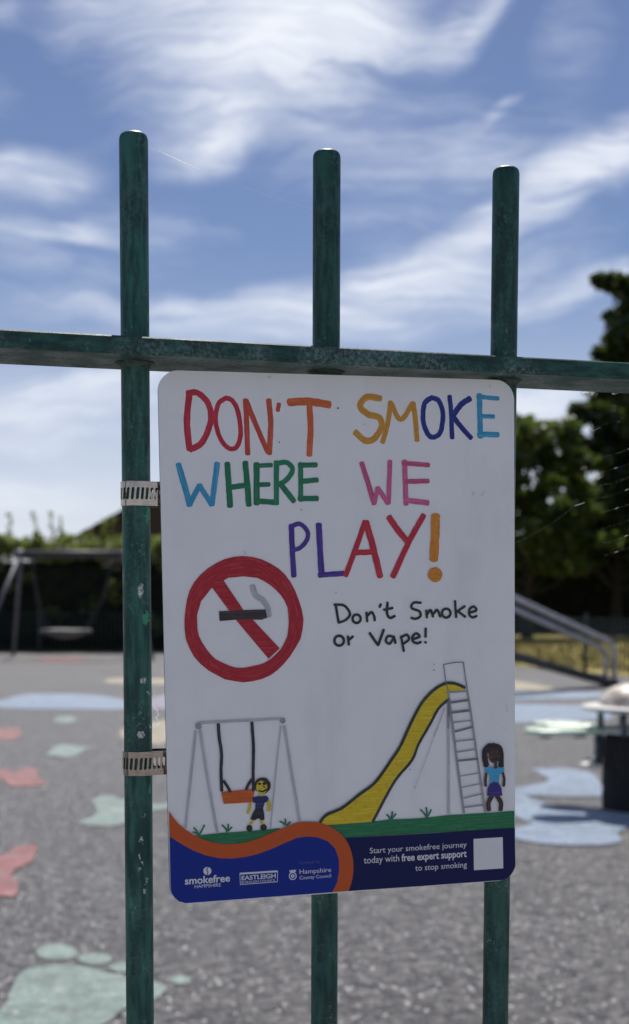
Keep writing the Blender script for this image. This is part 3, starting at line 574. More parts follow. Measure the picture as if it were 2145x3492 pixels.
  ('s', 'print', 0.31, [(-64.92, -139.99), (-43.12, -139.84)]),
  ('s', 'print', 0.31, [(-43.12, -139.84), (-42.87, -133.75)]),
  ('s', 'print', 1.08, [(-64.88, -133.63), (-43.26, -133.73)]),
  ('s', 'print', 0.54, [(-33.77, -135.06), (-34.91, -135.24), (-35.74, -136.05), (-35.97, -137.2), (-35.52, -138.33), (-34.55, -139.05), (-33.38, -139.12), (-32.39, -138.53), (-31.92, -137.46), (-32.12, -136.28), (-32.93, -135.37), (-34.07, -135.04)]),
  ('p', 'print', 0, [(-32.85, -137.18), (-32.96, -137.64), (-33.27, -137.99), (-33.72, -138.17), (-34.2, -138.14), (-34.64, -137.9), (-34.94, -137.51), (-35.04, -137.03), (-34.92, -136.58), (-34.61, -136.23), (-34.17, -136.05), (-33.68, -136.08), (-33.25, -136.32), (-32.95, -136.71)]),
  ('p', 'blue', 0, [(-33.55, -137.14), (-33.63, -137.36), (-33.83, -137.48), (-34.07, -137.46), (-34.26, -137.31), (-34.33, -137.08), (-34.26, -136.86), (-34.06, -136.74), (-33.82, -136.75), (-33.62, -136.91)]),
  ('p', 'print', 0, [(-35.92, -133.3), (-35.15, -133.97), (-34.35, -133.25), (-33.74, -134.06), (-32.94, -133.2), (-32.48, -133.99), (-31.85, -133.27), (-32.19, -134.93), (-35.63, -135.0)]),
 ]),
 ('pen_specks', [
  ('p', 'pen', 0, [(-2.56, 130.5), (-2.73, 130.11), (-3.14, 129.94), (-3.55, 130.09), (-3.72, 130.48), (-3.54, 130.87), (-3.13, 131.04), (-2.72, 130.89)]),
  ('p', 'pen', 0, [(-37.38, 110.88), (-37.51, 110.59), (-37.81, 110.46), (-38.11, 110.58), (-38.23, 110.86), (-38.1, 111.15), (-37.8, 111.28), (-37.5, 111.16)]),
  ('p', 'pen', 0, [(-25.21, 73.19), (-25.32, 72.94), (-25.57, 72.84), (-25.83, 72.94), (-25.93, 73.19), (-25.82, 73.43), (-25.56, 73.53), (-25.31, 73.43)]),
  ('p', 'pen', 0, [(12.62, 121.84), (12.53, 121.64), (12.32, 121.55), (12.12, 121.63), (12.03, 121.82), (12.12, 122.02), (12.33, 122.11), (12.54, 122.03)]),
  ('p', 'pen', 0, [(90.98, 127.76), (90.87, 127.51), (90.59, 127.4), (90.32, 127.5), (90.21, 127.75), (90.33, 128.0), (90.6, 128.11), (90.87, 128.01)]),
  ('p', 'pen', 0, [(53.93, -16.76), (53.85, -16.95), (53.64, -17.03), (53.43, -16.94), (53.34, -16.74), (53.43, -16.55), (53.64, -16.47), (53.85, -16.56)]),
  ('p', 'pen', 0, [(53.97, -20.36), (53.86, -20.61), (53.6, -20.7), (53.34, -20.59), (53.24, -20.34), (53.35, -20.1), (53.61, -20.01), (53.87, -20.12)]),
  ('p', 'pen', 0, [(-5.43, 25.95), (-5.51, 25.76), (-5.71, 25.68), (-5.91, 25.76), (-5.99, 25.95), (-5.91, 26.14), (-5.71, 26.22), (-5.51, 26.14)]),
  ('p', 'pen', 0, [(54.2, -16.89), (54.12, -17.06), (53.93, -17.12), (53.75, -17.05), (53.67, -16.87), (53.75, -16.7), (53.94, -16.63), (54.12, -16.71)]),
  ('p', 'pen', 0, [(53.99, -20.48), (53.88, -20.71), (53.64, -20.8), (53.39, -20.7), (53.29, -20.46), (53.4, -20.23), (53.64, -20.14), (53.89, -20.25)]),
  ('p', 'pen', 0, [(41.51, -89.57), (41.44, -89.74), (41.25, -89.81), (41.07, -89.72), (40.99, -89.54), (41.07, -89.37), (41.26, -89.31), (41.44, -89.39)]),
  ('p', 'pen', 0, [(38.6, -78.48), (38.49, -78.71), (38.25, -78.79), (38.0, -78.68), (37.9, -78.45), (38.01, -78.22), (38.25, -78.13), (38.5, -78.24)]),
  ('s', 'pencilfaint', 0.57, [(78.45, 82.48), (79.07, 83.62), (78.75, 81.62)]),
  ('s', 'pencilfaint', 0.57, [(83.67, 81.65), (85.21, 82.79), (85.53, 84.22)]),
  ('s', 'pencilfaint', 0.57, [(-43.84, 147.38), (-42.74, 146.32), (-41.87, 147.43)]),
  ('s', 'pencilfaint', 0.57, [(89.33, 145.55), (90.24, 144.45)]),
  ('s', 'pencilfaint', 0.33, [(99.48, -42.26), (99.81, -46.1), (101.25, -45.82)]),
  ('s', 'pencilfaint', 0.33, [(103.67, -46.58), (104.3, -46.77)]),
  ('s', 'pencilfaint', 0.33, [(97.06, -56.01), (98.85, -56.58)]),
  ('s', 'pencilfaint', 0.57, [(-59.0, 50.23), (-58.34, 48.04)]),
 ]),
]
TEXTS = [
 ('footer_lettering', 'Start your smokefree journey', 12.84, 73.58, -126.91, 3.29, 0, 'print'),
 ('footer_lettering', 'today with', 9.1, 30.98, -132.69, 3.97, 0, 'print'),
 ('footer_lettering', 'free expert support', 32.39, 73.53, -132.84, 4.16, 1, 'print'),
 ('footer_lettering', 'to stop smoking', 40.92, 73.64, -139.16, 3.38, 0, 'print'),
 ('logo_lettering', 'smokefree', -96.91, -70.93, -137.6, 4.07, 1, 'print'),
 ('logo_lettering', 'HAMPSHIRE', -91.47, -76.31, -140.18, 1.96, 0, 'print'),
 ('logo_lettering', 'EASTLEIGH', -64.18, -44.09, -137.4, 2.43, 1, 'print'),
 ('logo_lettering', 'BOROUGH COUNCIL', -64.22, -44.13, -139.52, 1.45, 0, 'print'),
 ('logo_lettering', 'Funded by', -29.76, -17.31, -130.45, 1.69, 0, 'dim'),
 ('logo_lettering', 'Hampshire', -29.85, -10.89, -136.19, 2.61, 0, 'print'),
 ('logo_lettering', 'County Council', -29.9, -10.94, -139.42, 2.0, 0, 'print'),
]
MARKS = [
 ('footprint_marking', 'mint', [[(-0.91, 3.864), (-0.925, 4.025), (-0.943, 4.192), (-0.912, 4.266), (-0.838, 4.299), (-0.756, 4.285), (-0.678, 4.219), (-0.59, 4.155), (-0.508, 4.12), (-0.46, 4.059), (-0.458, 3.992), (-0.481, 3.903), (-0.546, 3.844), (-0.584, 3.707), (-0.663, 3.511), (-0.812, 3.449), (-0.926, 3.644)], [(-0.804, 4.458), (-0.802, 4.427), (-0.806, 4.398), (-0.817, 4.376), (-0.834, 4.362), (-0.854, 4.357), (-0.876, 4.362), (-0.898, 4.376), (-0.917, 4.398), (-0.933, 4.427), (-0.943, 4.458), (-0.946, 4.49), (-0.943, 4.52), (-0.932, 4.543), (-0.915, 4.559), (-0.894, 4.564), (-0.871, 4.559), (-0.849, 4.543), (-0.829, 4.52), (-0.813, 4.49)], [(-0.673, 4.372), (-0.672, 4.349), (-0.677, 4.329), (-0.686, 4.313), (-0.7, 4.303), (-0.717, 4.299), (-0.734, 4.303), (-0.751, 4.313), (-0.766, 4.329), (-0.778, 4.349), (-0.785, 4.372), (-0.786, 4.395), (-0.782, 4.417), (-0.772, 4.433), (-0.758, 4.444), (-0.741, 4.448), (-0.723, 4.444), (-0.706, 4.433), (-0.69, 4.417), (-0.679, 4.395)], [(-0.545, 4.271), (-0.546, 4.253), (-0.553, 4.237), (-0.565, 4.225), (-0.58, 4.217), (-0.599, 4.214), (-0.618, 4.217), (-0.636, 4.225), (-0.651, 4.237), (-0.662, 4.253), (-0.668, 4.271), (-0.668, 4.288), (-0.661, 4.304), (-0.65, 4.317), (-0.634, 4.325), (-0.615, 4.328), (-0.595, 4.325), (-0.577, 4.317), (-0.562, 4.304), (-0.551, 4.288)], [(-0.473, 4.192), (-0.472, 4.177), (-0.474, 4.165), (-0.478, 4.155), (-0.484, 4.149), (-0.491, 4.146), (-0.498, 4.149), (-0.506, 4.155), (-0.512, 4.165), (-0.517, 4.177), (-0.52, 4.192), (-0.52, 4.206), (-0.519, 4.218), (-0.515, 4.229), (-0.509, 4.235), (-0.502, 4.238), (-0.494, 4.235), (-0.487, 4.229), (-0.48, 4.218), (-0.475, 4.206)], [(-0.388, 4.124), (-0.388, 4.109), (-0.391, 4.096), (-0.397, 4.085), (-0.405, 4.079), (-0.414, 4.076), (-0.424, 4.079), (-0.433, 4.085), (-0.441, 4.096), (-0.447, 4.109), (-0.45, 4.124), (-0.45, 4.139), (-0.447, 4.153), (-0.441, 4.164), (-0.433, 4.171), (-0.424, 4.173), (-0.414, 4.171), (-0.405, 4.164), (-0.397, 4.153), (-0.391, 4.139)]]),
 ('splash_marking', 'mint', [[(-1.299, 7.156), (-1.241, 7.194), (-1.216, 7.435), (-1.315, 7.828), (-1.311, 8.016), (-1.254, 8.114), (-1.152, 7.921), (-1.123, 8.016), (-0.917, 7.737), (-0.861, 7.805), (-0.833, 7.605), (-0.902, 7.498), (-0.97, 7.353), (-1.003, 7.118), (-1.079, 6.987), (-1.196, 7.005)]]),
 ('splash_marking', 'mint', [[(-2.061, 10.193), (-2.109, 10.813), (-2.054, 10.991), (-1.924, 10.813), (-1.761, 10.769), (-1.821, 10.556), (-1.82, 10.232), (-1.876, 10.039)]]),
 ('splash_marking', 'mint', [[(-2.565, 13.033), (-2.621, 13.564), (-2.536, 13.703), (-2.353, 13.293), (-2.378, 12.845)]]),
 ('river_marking', 'sky', [[(-4.01, 15.274), (-3.725, 15.817), (-3.687, 16.606), (-3.528, 16.922), (-2.87, 16.815), (-2.216, 15.817), (-2.046, 14.604), (-2.636, 14.525), (-3.159, 14.525), (-3.458, 14.685), (-3.834, 14.604)]]),
 ('river_marking', 'lilac', [[(-2.213, 15.817), (-1.856, 16.815), (-1.534, 15.274), (-1.603, 14.525), (-2.043, 14.604)]]),
 ('flower_marking', 'coral', [[(-3.064, 12.088), (-2.899, 12.311), (-2.71, 12.254), (-2.578, 11.563), (-2.604, 11.318), (-2.677, 11.366), (-2.882, 11.366)]]),
 ('flower_marking', 'coral', [[(-2.326, 9.175), (-2.206, 9.369), (-2.069, 9.207), (-2.052, 9.435), (-1.953, 9.369), (-1.882, 8.99), (-1.758, 8.696), (-1.753, 8.557), (-1.843, 8.475), (-1.963, 8.529), (-2.075, 8.811), (-2.219, 8.754)]]),
 ('flower_marking', 'coral', [[(-1.558, 6.048), (-1.457, 6.186), (-1.436, 6.367), (-1.354, 6.442), (-1.322, 6.257), (-1.29, 6.015), (-1.314, 5.884), (-1.318, 5.729), (-1.291, 5.64), (-1.256, 5.582), (-1.222, 5.443), (-1.204, 5.31), (-1.247, 5.297), (-1.388, 5.389)]]),
 ('sun_marking', 'sand', [[(-1.756, 11.926), (-1.763, 12.426), (-1.579, 13.033), (-1.465, 13.162), (-1.137, 12.426), (-1.04, 11.366), (-1.233, 11.129), (-1.322, 10.991), (-1.565, 11.176)]]),
 ('sun_marking', 'sand', [[(-3.168, 19.815), (-3.063, 20.422), (-2.255, 20.267), (-2.032, 19.525), (-2.148, 18.703), (-2.951, 19.105)]]),
 ('flower_marking', 'coral', [[(-5.737, 27.165), (-5.133, 27.73), (-4.523, 26.783), (-4.488, 25.748), (-5.088, 25.501)]]),
 ('sun_marking', 'sand', [[(2.673, 19.666), (2.974, 19.869), (3.217, 18.892), (3.265, 18.178), (3.032, 17.807), (2.67, 17.84), (2.425, 17.84)]]),
 ('river_marking', 'sky', [[(2.293, 17.676), (2.641, 17.644), (3.693, 17.515), (3.774, 16.899), (3.391, 16.325), (2.407, 16.079), (2.082, 16.052)], [(1.998, 15.409), (2.306, 15.409), (3.414, 15.286), (2.987, 13.372), (1.95, 13.028), (1.699, 13.099)]]),
 ('splash_marking', 'sky', [[(1.548, 9.434), (1.762, 9.481), (1.902, 9.297), (1.907, 8.993), (1.873, 8.629), (1.842, 8.294), (1.915, 8.119), (1.701, 8.068), (1.553, 8.085), (1.306, 8.119), (1.338, 7.918), (1.374, 7.759), (1.414, 7.605), (1.556, 7.605), (1.645, 7.575), (1.763, 7.487), (1.789, 7.206), (1.636, 6.946), (1.555, 6.774), (1.519, 6.544), (1.321, 6.456), (1.127, 6.499), (1.001, 6.657), (0.938, 6.774), (1.078, 6.971), (1.173, 7.1), (1.123, 7.26), (1.088, 7.458), (1.111, 7.886), (1.149, 8.223), (1.269, 8.44), (1.442, 8.629), (1.564, 8.828), (1.567, 9.035)]]),
]


# ------------------------------------------------------------------ ground and play surface
mb = MB(); mb.add([(-300,-60,0),(300,-60,0),(300,600,0),(-300,600,0)], [(0,1,2,3)])
ground = tag(mb.build('ground', M['drygrass']), kind='structure')
FENCE_NEAR, FENCE_CORNER, FENCE_END = (7.4, 15.4), (1.3, 30.4), (-11.0, 30.4)
mb = MB(); mb.poly([(-40,-.03,.004),(-40,-45,.004),(40,-45,.004),(40,-.03,.004)])
path = tag(mb.build('path', M['bounce_paving']), kind='structure')  # unseen ground added for neutral bounce and reflections in the steel bands
for p in path.data.polygons:
    if p.normal.z < 0: p.flip()
mb = MB(); mb.poly([Vector((-16,-.026,.004)), Vector((16,-.026,.004))]+[at(x, d, .004) for x, d in ((12,15.3),(7.42,15.3),(1.42,30.5),(-14,30.5))])
surface = tag(mb.build('play_surface', M['rubber']), kind='structure')
for i, (nm, ck, polys) in enumerate(MARKS):
    mb = MB()
    for pl in polys:
        q = [Vector((x, d, 0)) for x, d in pl]
        if len(q) > 6: q = catmull(q+[q[0]], 5)[:-1]
        q = [v+Vector((random.uniform(-.004,.004), random.uniform(-.005,.005), 0)) for v in q]
        mb.poly([at(v.x, v.y, .008+.0015*(i % 3)) for v in q])
    o = mb.build(nm, MARKM[ck], surface)
    for p in o.data.polygons:
        if p.normal.z < 0: p.flip()
# tufts of dry grass beyond the railing: uncountable
mb = MB()
for i in range(9000):
    d = random.uniform(21, 40); x = random.uniform(-1, 13)
    if x < 7.42-(d-15.3)*.394+.25: continue
    p = at(x, d); h = random.uniform(.06, .20); a = random.uniform(0, 6.28); w = random.uniform(.008, .02)
    dx, dy = math.cos(a)*w, math.sin(a)*w; l = Vector((random.uniform(-.08,.08), random.uniform(-.08,.08), h))
    mb.add([p+Vector((dx,dy,-.01)), p-Vector((dx,dy,.01)), p+l], [(0,1,2)])
o = mb.build('grass', M['drygrass'])
tag(o, 'dry straw yellow grass growing beyond the low dark railing', 'grass', kind='stuff')

# ------------------------------------------------------------------ foliage
def leaf_cloud(name, mat_, parent, centres, per, size, spread, squash=.7, elong=1.6):
    """leaf sized quads gathered in clumps; centres = (x,y,z,r)"""
    C_ = np.array(centres, float); n = len(C_)*per
    idx = np.repeat(np.arange(len(C_)), per)
    g = rng.normal(size=(n,3)); g /= np.linalg.norm(g,axis=1)[:,None]
    g *= (rng.rand(n)**.45)[:,None]; g[:,2] *= squash
    p = C_[idx,:3] + g*C_[idx,3:4]*spread
    nrm = rng.normal(size=(n,3)); nrm[:,2] += .5; nrm /= np.linalg.norm(nrm,axis=1)[:,None]
    a = np.cross(nrm, rng.normal(size=(n,3))); a /= np.linalg.norm(a,axis=1)[:,None]; b_ = np.cross(nrm,a)
    s = size*(.6+.8*rng.rand(n))[:,None]; a = a*s*elong*.5; b_ = b_*s*.5
    v = np.stack([p-a, p+b_*.9, p+a, p-b_*.9],1).reshape(-1,3)
    me = bpy.data.meshes.new(name); me.vertices.add(n*4); me.vertices.foreach_set('co', v.ravel())
    me.loops.add(n*4); me.loops.foreach_set('vertex_index', np.arange(n*4)); me.polygons.add(n)
    me.polygons.foreach_set('loop_start', np.arange(n)*4); me.update(calc_edges=True)
    return link(name, me, parent, [mat_])
def tree(loc, h, crown_r, crown_base, label, leaf, clumps, per, size, lean=0.0, seed=0, profile='oak', boughs=()):
    rd = random.Random(seed); root = empty('tree', loc); tag(root, label, 'tree')
    mb = MB(); tr = max(.12, h*.022); pts = []
    for i in range(9):
        f = i/8; pts.append((lean*f+rd.uniform(-.05,.05)*h*.05, rd.uniform(-.05,.05)*h*.05, f*h*.9))
    mb.tube(pts, [tr*(1-.85*i/8)*(1.35 if i==0 else 1) for i in range(9)], 9)
    mb.build('trunk', M['bark'], root, True)
    lb = MB(); cs = []
    for k in range(clumps):
        f = rd.random()**.85; z = crown_base+(h-crown_base)*f
        if profile == 'oak': rr = crown_r*math.sqrt(max(.04, 1-((f-.38)/.66)**2))
        else: rr = crown_r*max(.08, (1-f)**.75)
        a = rd.uniform(0, 6.283); q = rr*math.sqrt(rd.uniform(.05, 1))*(1 if rd.random() < .85 else rd.uniform(1.0,1.28))
        c = Vector((lean*f+q*math.cos(a), q*math.sin(a), z)); cs.append((c.x, c.y, c.z, rd.uniform(.4,1.0)*crown_r*.17+.12))
        if k % 3 == 0:
            s = Vector((lean*f*.7, 0, max(crown_base*.7, z-q*.7-.3)))
            mid = s.lerp(c, .55)+Vector((0,0,-.08*q)); lb.tube([s, mid, c], [tr*.32, tr*.18, tr*.05], 5, cap=False)
    for (x, z, r_) in boughs:                # long boughs that break the outline
        e = RGT*x+Vector((0,0,z)); s = Vector((0,0,z-.8)); lb.tube([s, s.lerp(e,.6), e], [tr*.3, tr*.15, tr*.04], 5, cap=False)
        for f, k_ in ((1.0,.5),(.93,.8),(.85,1.0),(.75,1.0)): c = s.lerp(e, f); cs.append((c.x, c.y, c.z, r_*k_))
    lb.build('limbs', M['bark'], root, True)
    leaf_cloud('crown', leaf, root, cs, per, size, 1.0)
    return root
tree(at(13.0, 45.5), 13.3, 3.5, 2.6, 'tall dark tree standing highest at the right edge behind the dry grass', M['leaf_oak'], 330, 165, .19, .1, 5, boughs=((-3.6,11.9,.5),(-3.5,9.5,.55),(-3.2,10.7,.4),(-4.2,7.6,.6),(-4.5,6.4,.6)))
tree(at(10.7, 47.5), 8.7, 2.3, 2.2, 'middle height dark tree leaning against the tall tree beyond the railing', M['leaf_oak'], 140, 130, .17, .1, 8)
tree(at(6.9, 43.5), 6.9, 2.5, 2.0, 'lowest rounded yellow green tree just beside the sign edge beyond the railing', M['leaf_bush'], 150, 120, .15, 0, 3)
tree(at(2.9, 46.0), 6.6, 2.4, 1.8, 'rounded green tree hidden mostly behind the white sign', M['leaf_bush'], 60, 120, .17, 0, 4)

def hedge(name, a, b_, depth, h, label, leaf, per_m, size, shoots, core, seed):
    rd = random.Random(seed); root = empty(name, a); tag(root, label, 'hedge')
    L = (b_-a).length; dr = (b_-a).normalized(); nr = Vector((-dr.y, dr.x, 0))
    mb = MB(); n = max(6, int(L/.5)); vs = []; fs = []
    for i in range(n+1):
        p = dr*(L*i/n)
        for (u, z) in ((-.5,0),(-.47,.5),(-.40,.86),(0,.93),(.40,.86),(.47,.5),(.5,0)):
            vs.append(p+nr*(u*depth*rd.uniform(.75,.92))+Vector((0,0,z*h*rd.uniform(.86,.96))))
    for i in range(n):
        for k in range(6): fs.append((i*7+k, i*7+k+1, i*7+8+k, i*7+7+k))
    fs += [tuple(range(7)), tuple(n*7+6-k for k in range(7))]
    mb.add(vs, fs); mb.build('shade_core', core, root)  # solid hull, its near-black colour standing in for the hedge's inner shade
    cs = []
    for i in range(int(L*per_m)):
        p = dr*rd.uniform(0, L); side = rd.random()
        if side < .72: u, z = rd.uniform(-.5,.5), h*rd.uniform(.88,1.05)
        else: u, z = rd.choice((-.5,.5))*rd.uniform(.85,1.05), h*(.98-.9*rd.random()**2.2)
        q = p+nr*u*depth; cs.append((q.x, q.y, z, rd.uniform(.16,.34)))
    leaf_cloud('foliage', leaf, root, cs, 45, size, 1.0)
    if shoots:
        sb = MB(); cs = []
        for i in range(int(L*shoots)):
            p = dr*rd.uniform(0, L)+nr*rd.uniform(-.4,.4)*depth; hh = rd.uniform(.2,.5) if rd.random() < .75 else rd.uniform(.5,.95)
            t_ = Vector((rd.uniform(-.15,.15), rd.uniform(-.1,.1), hh)); s = Vector((p.x,p.y,h*.9))
            sb.tube([s, s+t_*.6, s+t_*1.15], [.010,.007,.003], 4, cap=False)
            for f in (.35,.5,.65,.8,.95,1.1): cs.append((s.x+t_.x*f, s.y+t_.y*f, s.z+t_.z*f, .075))
        tag(sb.build('shoots', M['bark'], root), kind='stuff'); leaf_cloud('shoot_leaves', leaf, root, cs, 7, size*.85, 1.0)
    return root
hedge('hedge', at(-13.5, 31.9), at(.6, 31.9), 1.4, 2.50, 'long overgrown hedge with straggly top shoots behind the basket swing', M['leaf_hedge_sunlit'], 34, .085, 6.0, M['thicket'], 2)
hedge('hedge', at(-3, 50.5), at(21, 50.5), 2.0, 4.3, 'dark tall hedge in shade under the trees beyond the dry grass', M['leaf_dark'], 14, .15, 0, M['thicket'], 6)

# ------------------------------------------------------------------ house behind the hedge
hs = empty('house', at(-3.25, 47, .15), YAW)
tag(hs, 'house with a steep brown gable roof rising above the hedge', 'house')
mb = MB(); mb.box((0,5,1.35),(11.6,10,2.7)); mb.build('wall', M['brick'], hs)
mb = MB(); mb.add([(-5.8,0,2.7),(5.8,0,2.7),(0,0,5.85),(-5.8,.25,2.7),(5.8,.25,2.7),(0,.25,5.85)], [(0,1,2),(5,4,3),(0,2,5,3),(1,4,5,2),(0,3,4,1)]); mb.build('gable', M['timber'], hs)
sl = math.atan2(3.3, 6.1)
for sgn in (-1, 1):
    mb = MB(); L_ = 6.95
    for k in range(14):         # tile courses, each lapped over the one below
        u = (k+.5)/14*L_
        mb.box((sgn*(6.1-u*math.cos(sl))*1.0, 4.85, 2.62+u*math.sin(sl)+.05), (L_/14+.06, 10.7, .07), Matrix.Rotation(sgn*(sl-.06),3,'Y'))
    mb.build('roof_slope', M['tile'], hs)
mb = MB(); mb.tube([(0,-.45,6.02),(0,10.2,6.02)], .13, 8); mb.build('ridge', M['tile'], hs)

# ------------------------------------------------------------------ low railing round the playground
fr = empty('railing_fence', at(*FENCE_CORNER)); tag(fr, 'low dark metal railing along the far edge of the playground', 'fence')
org = at(*FENCE_CORNER)
bar_mb = MB(); bar_mb.tube([(0,0,.06),(0,0,.90)], .011, 6); bar_me = bar_mb.mesh('bar'); bar_me.materials.append(M['fence_paint']); bar_me.shade_smooth()
post_mb = MB(); post_mb.box((0,0,.49),(.05,.05,.98)); post_mb.box((0,0,.985),(.06,.06,.012)); post_me = post_mb.mesh('post'); post_me.materials.append(M['fence_paint'])
for A_, B_ in ((at(*FENCE_NEAR), at(*FENCE_CORNER)), (at(*FENCE_CORNER), at(*FENCE_END))):
    L = (B_-A_).length; dr = (B_-A_).normalized(); ang = math.atan2(dr.y, dr.x)
    n = int(L/.105)
    for i in range(1, n):
        if i % 24 == 0: continue
        o = bpy.data.objects.new('bar', bar_me); col.objects.link(o); o.parent = fr; o.location = A_+dr*(i*L/n)-org
    for i in range(0, n+1, 24):
        o = bpy.data.objects.new('post', post_me); col.objects.link(o); o.parent = fr; o.location = A_+dr*(i*L/n)-org; o.rotation_euler = (0,0,ang)
    for z in (.10, .90):
        mb = MB(); mb.box((A_+B_)/2-org+Vector((0,0,z)), (L,.045,.012), Matrix.Rotation(ang,3,'Z')); mb.build('rail', M['fence_paint'], fr)

# ------------------------------------------------------------------ basket swing
sw = empty('basket_swing', at(-4.93, 27.3), YAW); tag(sw, 'grey framed basket swing in front of the tall hedge', 'swing')
mb = MB(); mb.tube([(-1.12,0,2.12),(1.12,0,2.12)], .085, 12); mb.build('crossbeam', M['beam'], sw, True)
for sx_ in (-1, 1):
    mb = MB(); mb.tube([(sx_*.98,0,2.12),(sx_*1.16,0,2.12)], .098, 12); mb.build('bracket', M['swing_steel'], sw, True)
    for sy in (-1, 1):
        mb = MB(); mb.tube([(sx_*1.06,sy*.05,2.1),(sx_*(1.75 if sy<0 else 1.45),sy*1.0,0)], .038, 10); mb.build('leg', M['swing_steel'], sw, True)
mb = MB(); mb.tube([(.5*math.cos(q)-.15,.5*math.sin(q),.56) for q in np.linspace(0,2*math.pi,28,endpoint=False)], .04, 8, closed=True); bk = mb.build('basket', M['ring'], sw, True)
mb = MB()
for k in range(12):
    q = k*math.pi/6; mb.tube([(.48*math.cos(q)*f-.15,.48*math.sin(q)*f,.56-.15*(1-f*f)) for f in (1,.7,.4,.08)], .010, 5, cap=False)
for f in (.25,.5,.75): mb.tube([(.48*f*math.cos(q)-.15,.48*f*math.sin(q),.56-.15*(1-f*f)) for q in np.linspace(0,2*math.pi,18,endpoint=False)], .010, 5, closed=True)
mb.build('net', M['rope'], bk)
for sx_ in (-1, 1):
    mb = MB(); mb.tube([(sx_*.82,0,2.06),(sx_*.82,0,1.95)], .05, 8); mb.build('hanger', M['swing_steel'], sw, True)
    for sy in (-1, 1):
        mb = MB(); mb.tube([(sx_*.82,0,1.96),(sx_*.66-.06,sy*.12,1.2),(sx_*.40-.15,sy*.30,.57)], .012, 6); mb.build('chain', M['rope'], sw)

# ------------------------------------------------------------------ sloping ramp with twin handrails
rp = empty('ramp', at(4.27, 19.0)); tag(rp, 'narrow dark sloping beam with nested grey tubular handrails beyond the seesaw', 'play beam')
o0 = at(4.27, 19.0); top = at(2.1, 17.0)-o0; dirn = top.normalized(); perp = Vector((-dirn.y, dirn.x, 0)); Lr = top.length; rise = .60
def rpt(f, s, z): return dirn*(f*Lr)+perp*s+Vector((0,0,z+rise*f))
up_ = Vector((dirn.x*Lr, dirn.y*Lr, rise)).normalized()
rotm = Matrix((up_, perp, up_.cross(perp))).transposed()
mb = MB(); mb.box(rpt(.5,0,.03),(math.hypot(Lr,rise),.15,.045), rotm); mb.build('deck', M['deck'], rp)
for s_ in (-1, 1):
    mb = MB(); mb.box(rpt(.5,s_*.09,.02),(math.hypot(Lr,rise),.025,.09), rotm); mb.build('stringer', M['deck'], rp)
for q in (0, 1):                        # outer tube, and a second one nested inside it
    f0 = .075*q; z0 = .60-.125*q
    mb = MB(); pts = [rpt(f0,0,.03), rpt(f0,0,z0-.16), rpt(f0+.004,0,z0-.09), rpt(f0+.018,0,z0-.035), rpt(f0+.042,0,z0), rpt(f0+.08,0,z0+.012)]
    pts += [rpt(f,0,z0+.012+.245*(f-f0-.08)) for f in (.3,.55,.8,1.0)]
    mb.tube(pts, .034, 12); mb.build('handrail', M['tube'], rp, True)
for f in (.03, .97):
    for s_ in (-1,1):
        mb = MB(); p = rpt(f,s_*.06,0); mb.tube([Vector((p.x,p.y,0)), p], .03, 8); mb.build('leg', M['deck'], rp)
mb = MB(); mb.tube([rpt(.985,0,.04), rpt(.985,0,.80)], .03, 8); mb.build('post', M['tube'], rp, True)

# ------------------------------------------------------------------ spring seesaw with four paddle seats
rk = empty('spring_seesaw', at(1.86, 7.62), YAW); tag(rk, 'black based spring seesaw with pale green paddle seats and peach dome', 'seesaw')
mb = MB(); mb.lathe([(.18,0),(.20,.015),(.205,.10),(.198,.12),(.205,.14),(.203,.27),(.196,.29),(.203,.31),(.198,.42),(.17,.45)]); rounded(mb.build('base', M['black_rubber'], rk))
mb = MB(); mb.lathe([(.20,.45),(.235,.455),(.235,.475),(.20,.48)]); rounded(mb.build('seat_plate', M['plate'], rk))
mb = MB(); mb.lathe([(.30,.575),(.325,.58),(.33,.59),(.325,.602),(.30,.608)], n=36); rounded(mb.build('top_plate', M['plate'], rk))
mb = MB(); mb.lathe([(.225,.606),(.23,.62),(.218,.655),(.185,.69),(.13,.717),(.065,.73),(.01,.733)], n=32); rounded(mb.build('dome', M['dome'], rk))
for k in range(8):
    q = k*math.pi/4+.2; mb = MB(); mb.tube([(.235*math.cos(q),.235*math.sin(q),.44),(.235*math.cos(q),.235*math.sin(q),.585)], .017, 8); mb.build('strut', M['post'], rk, True)
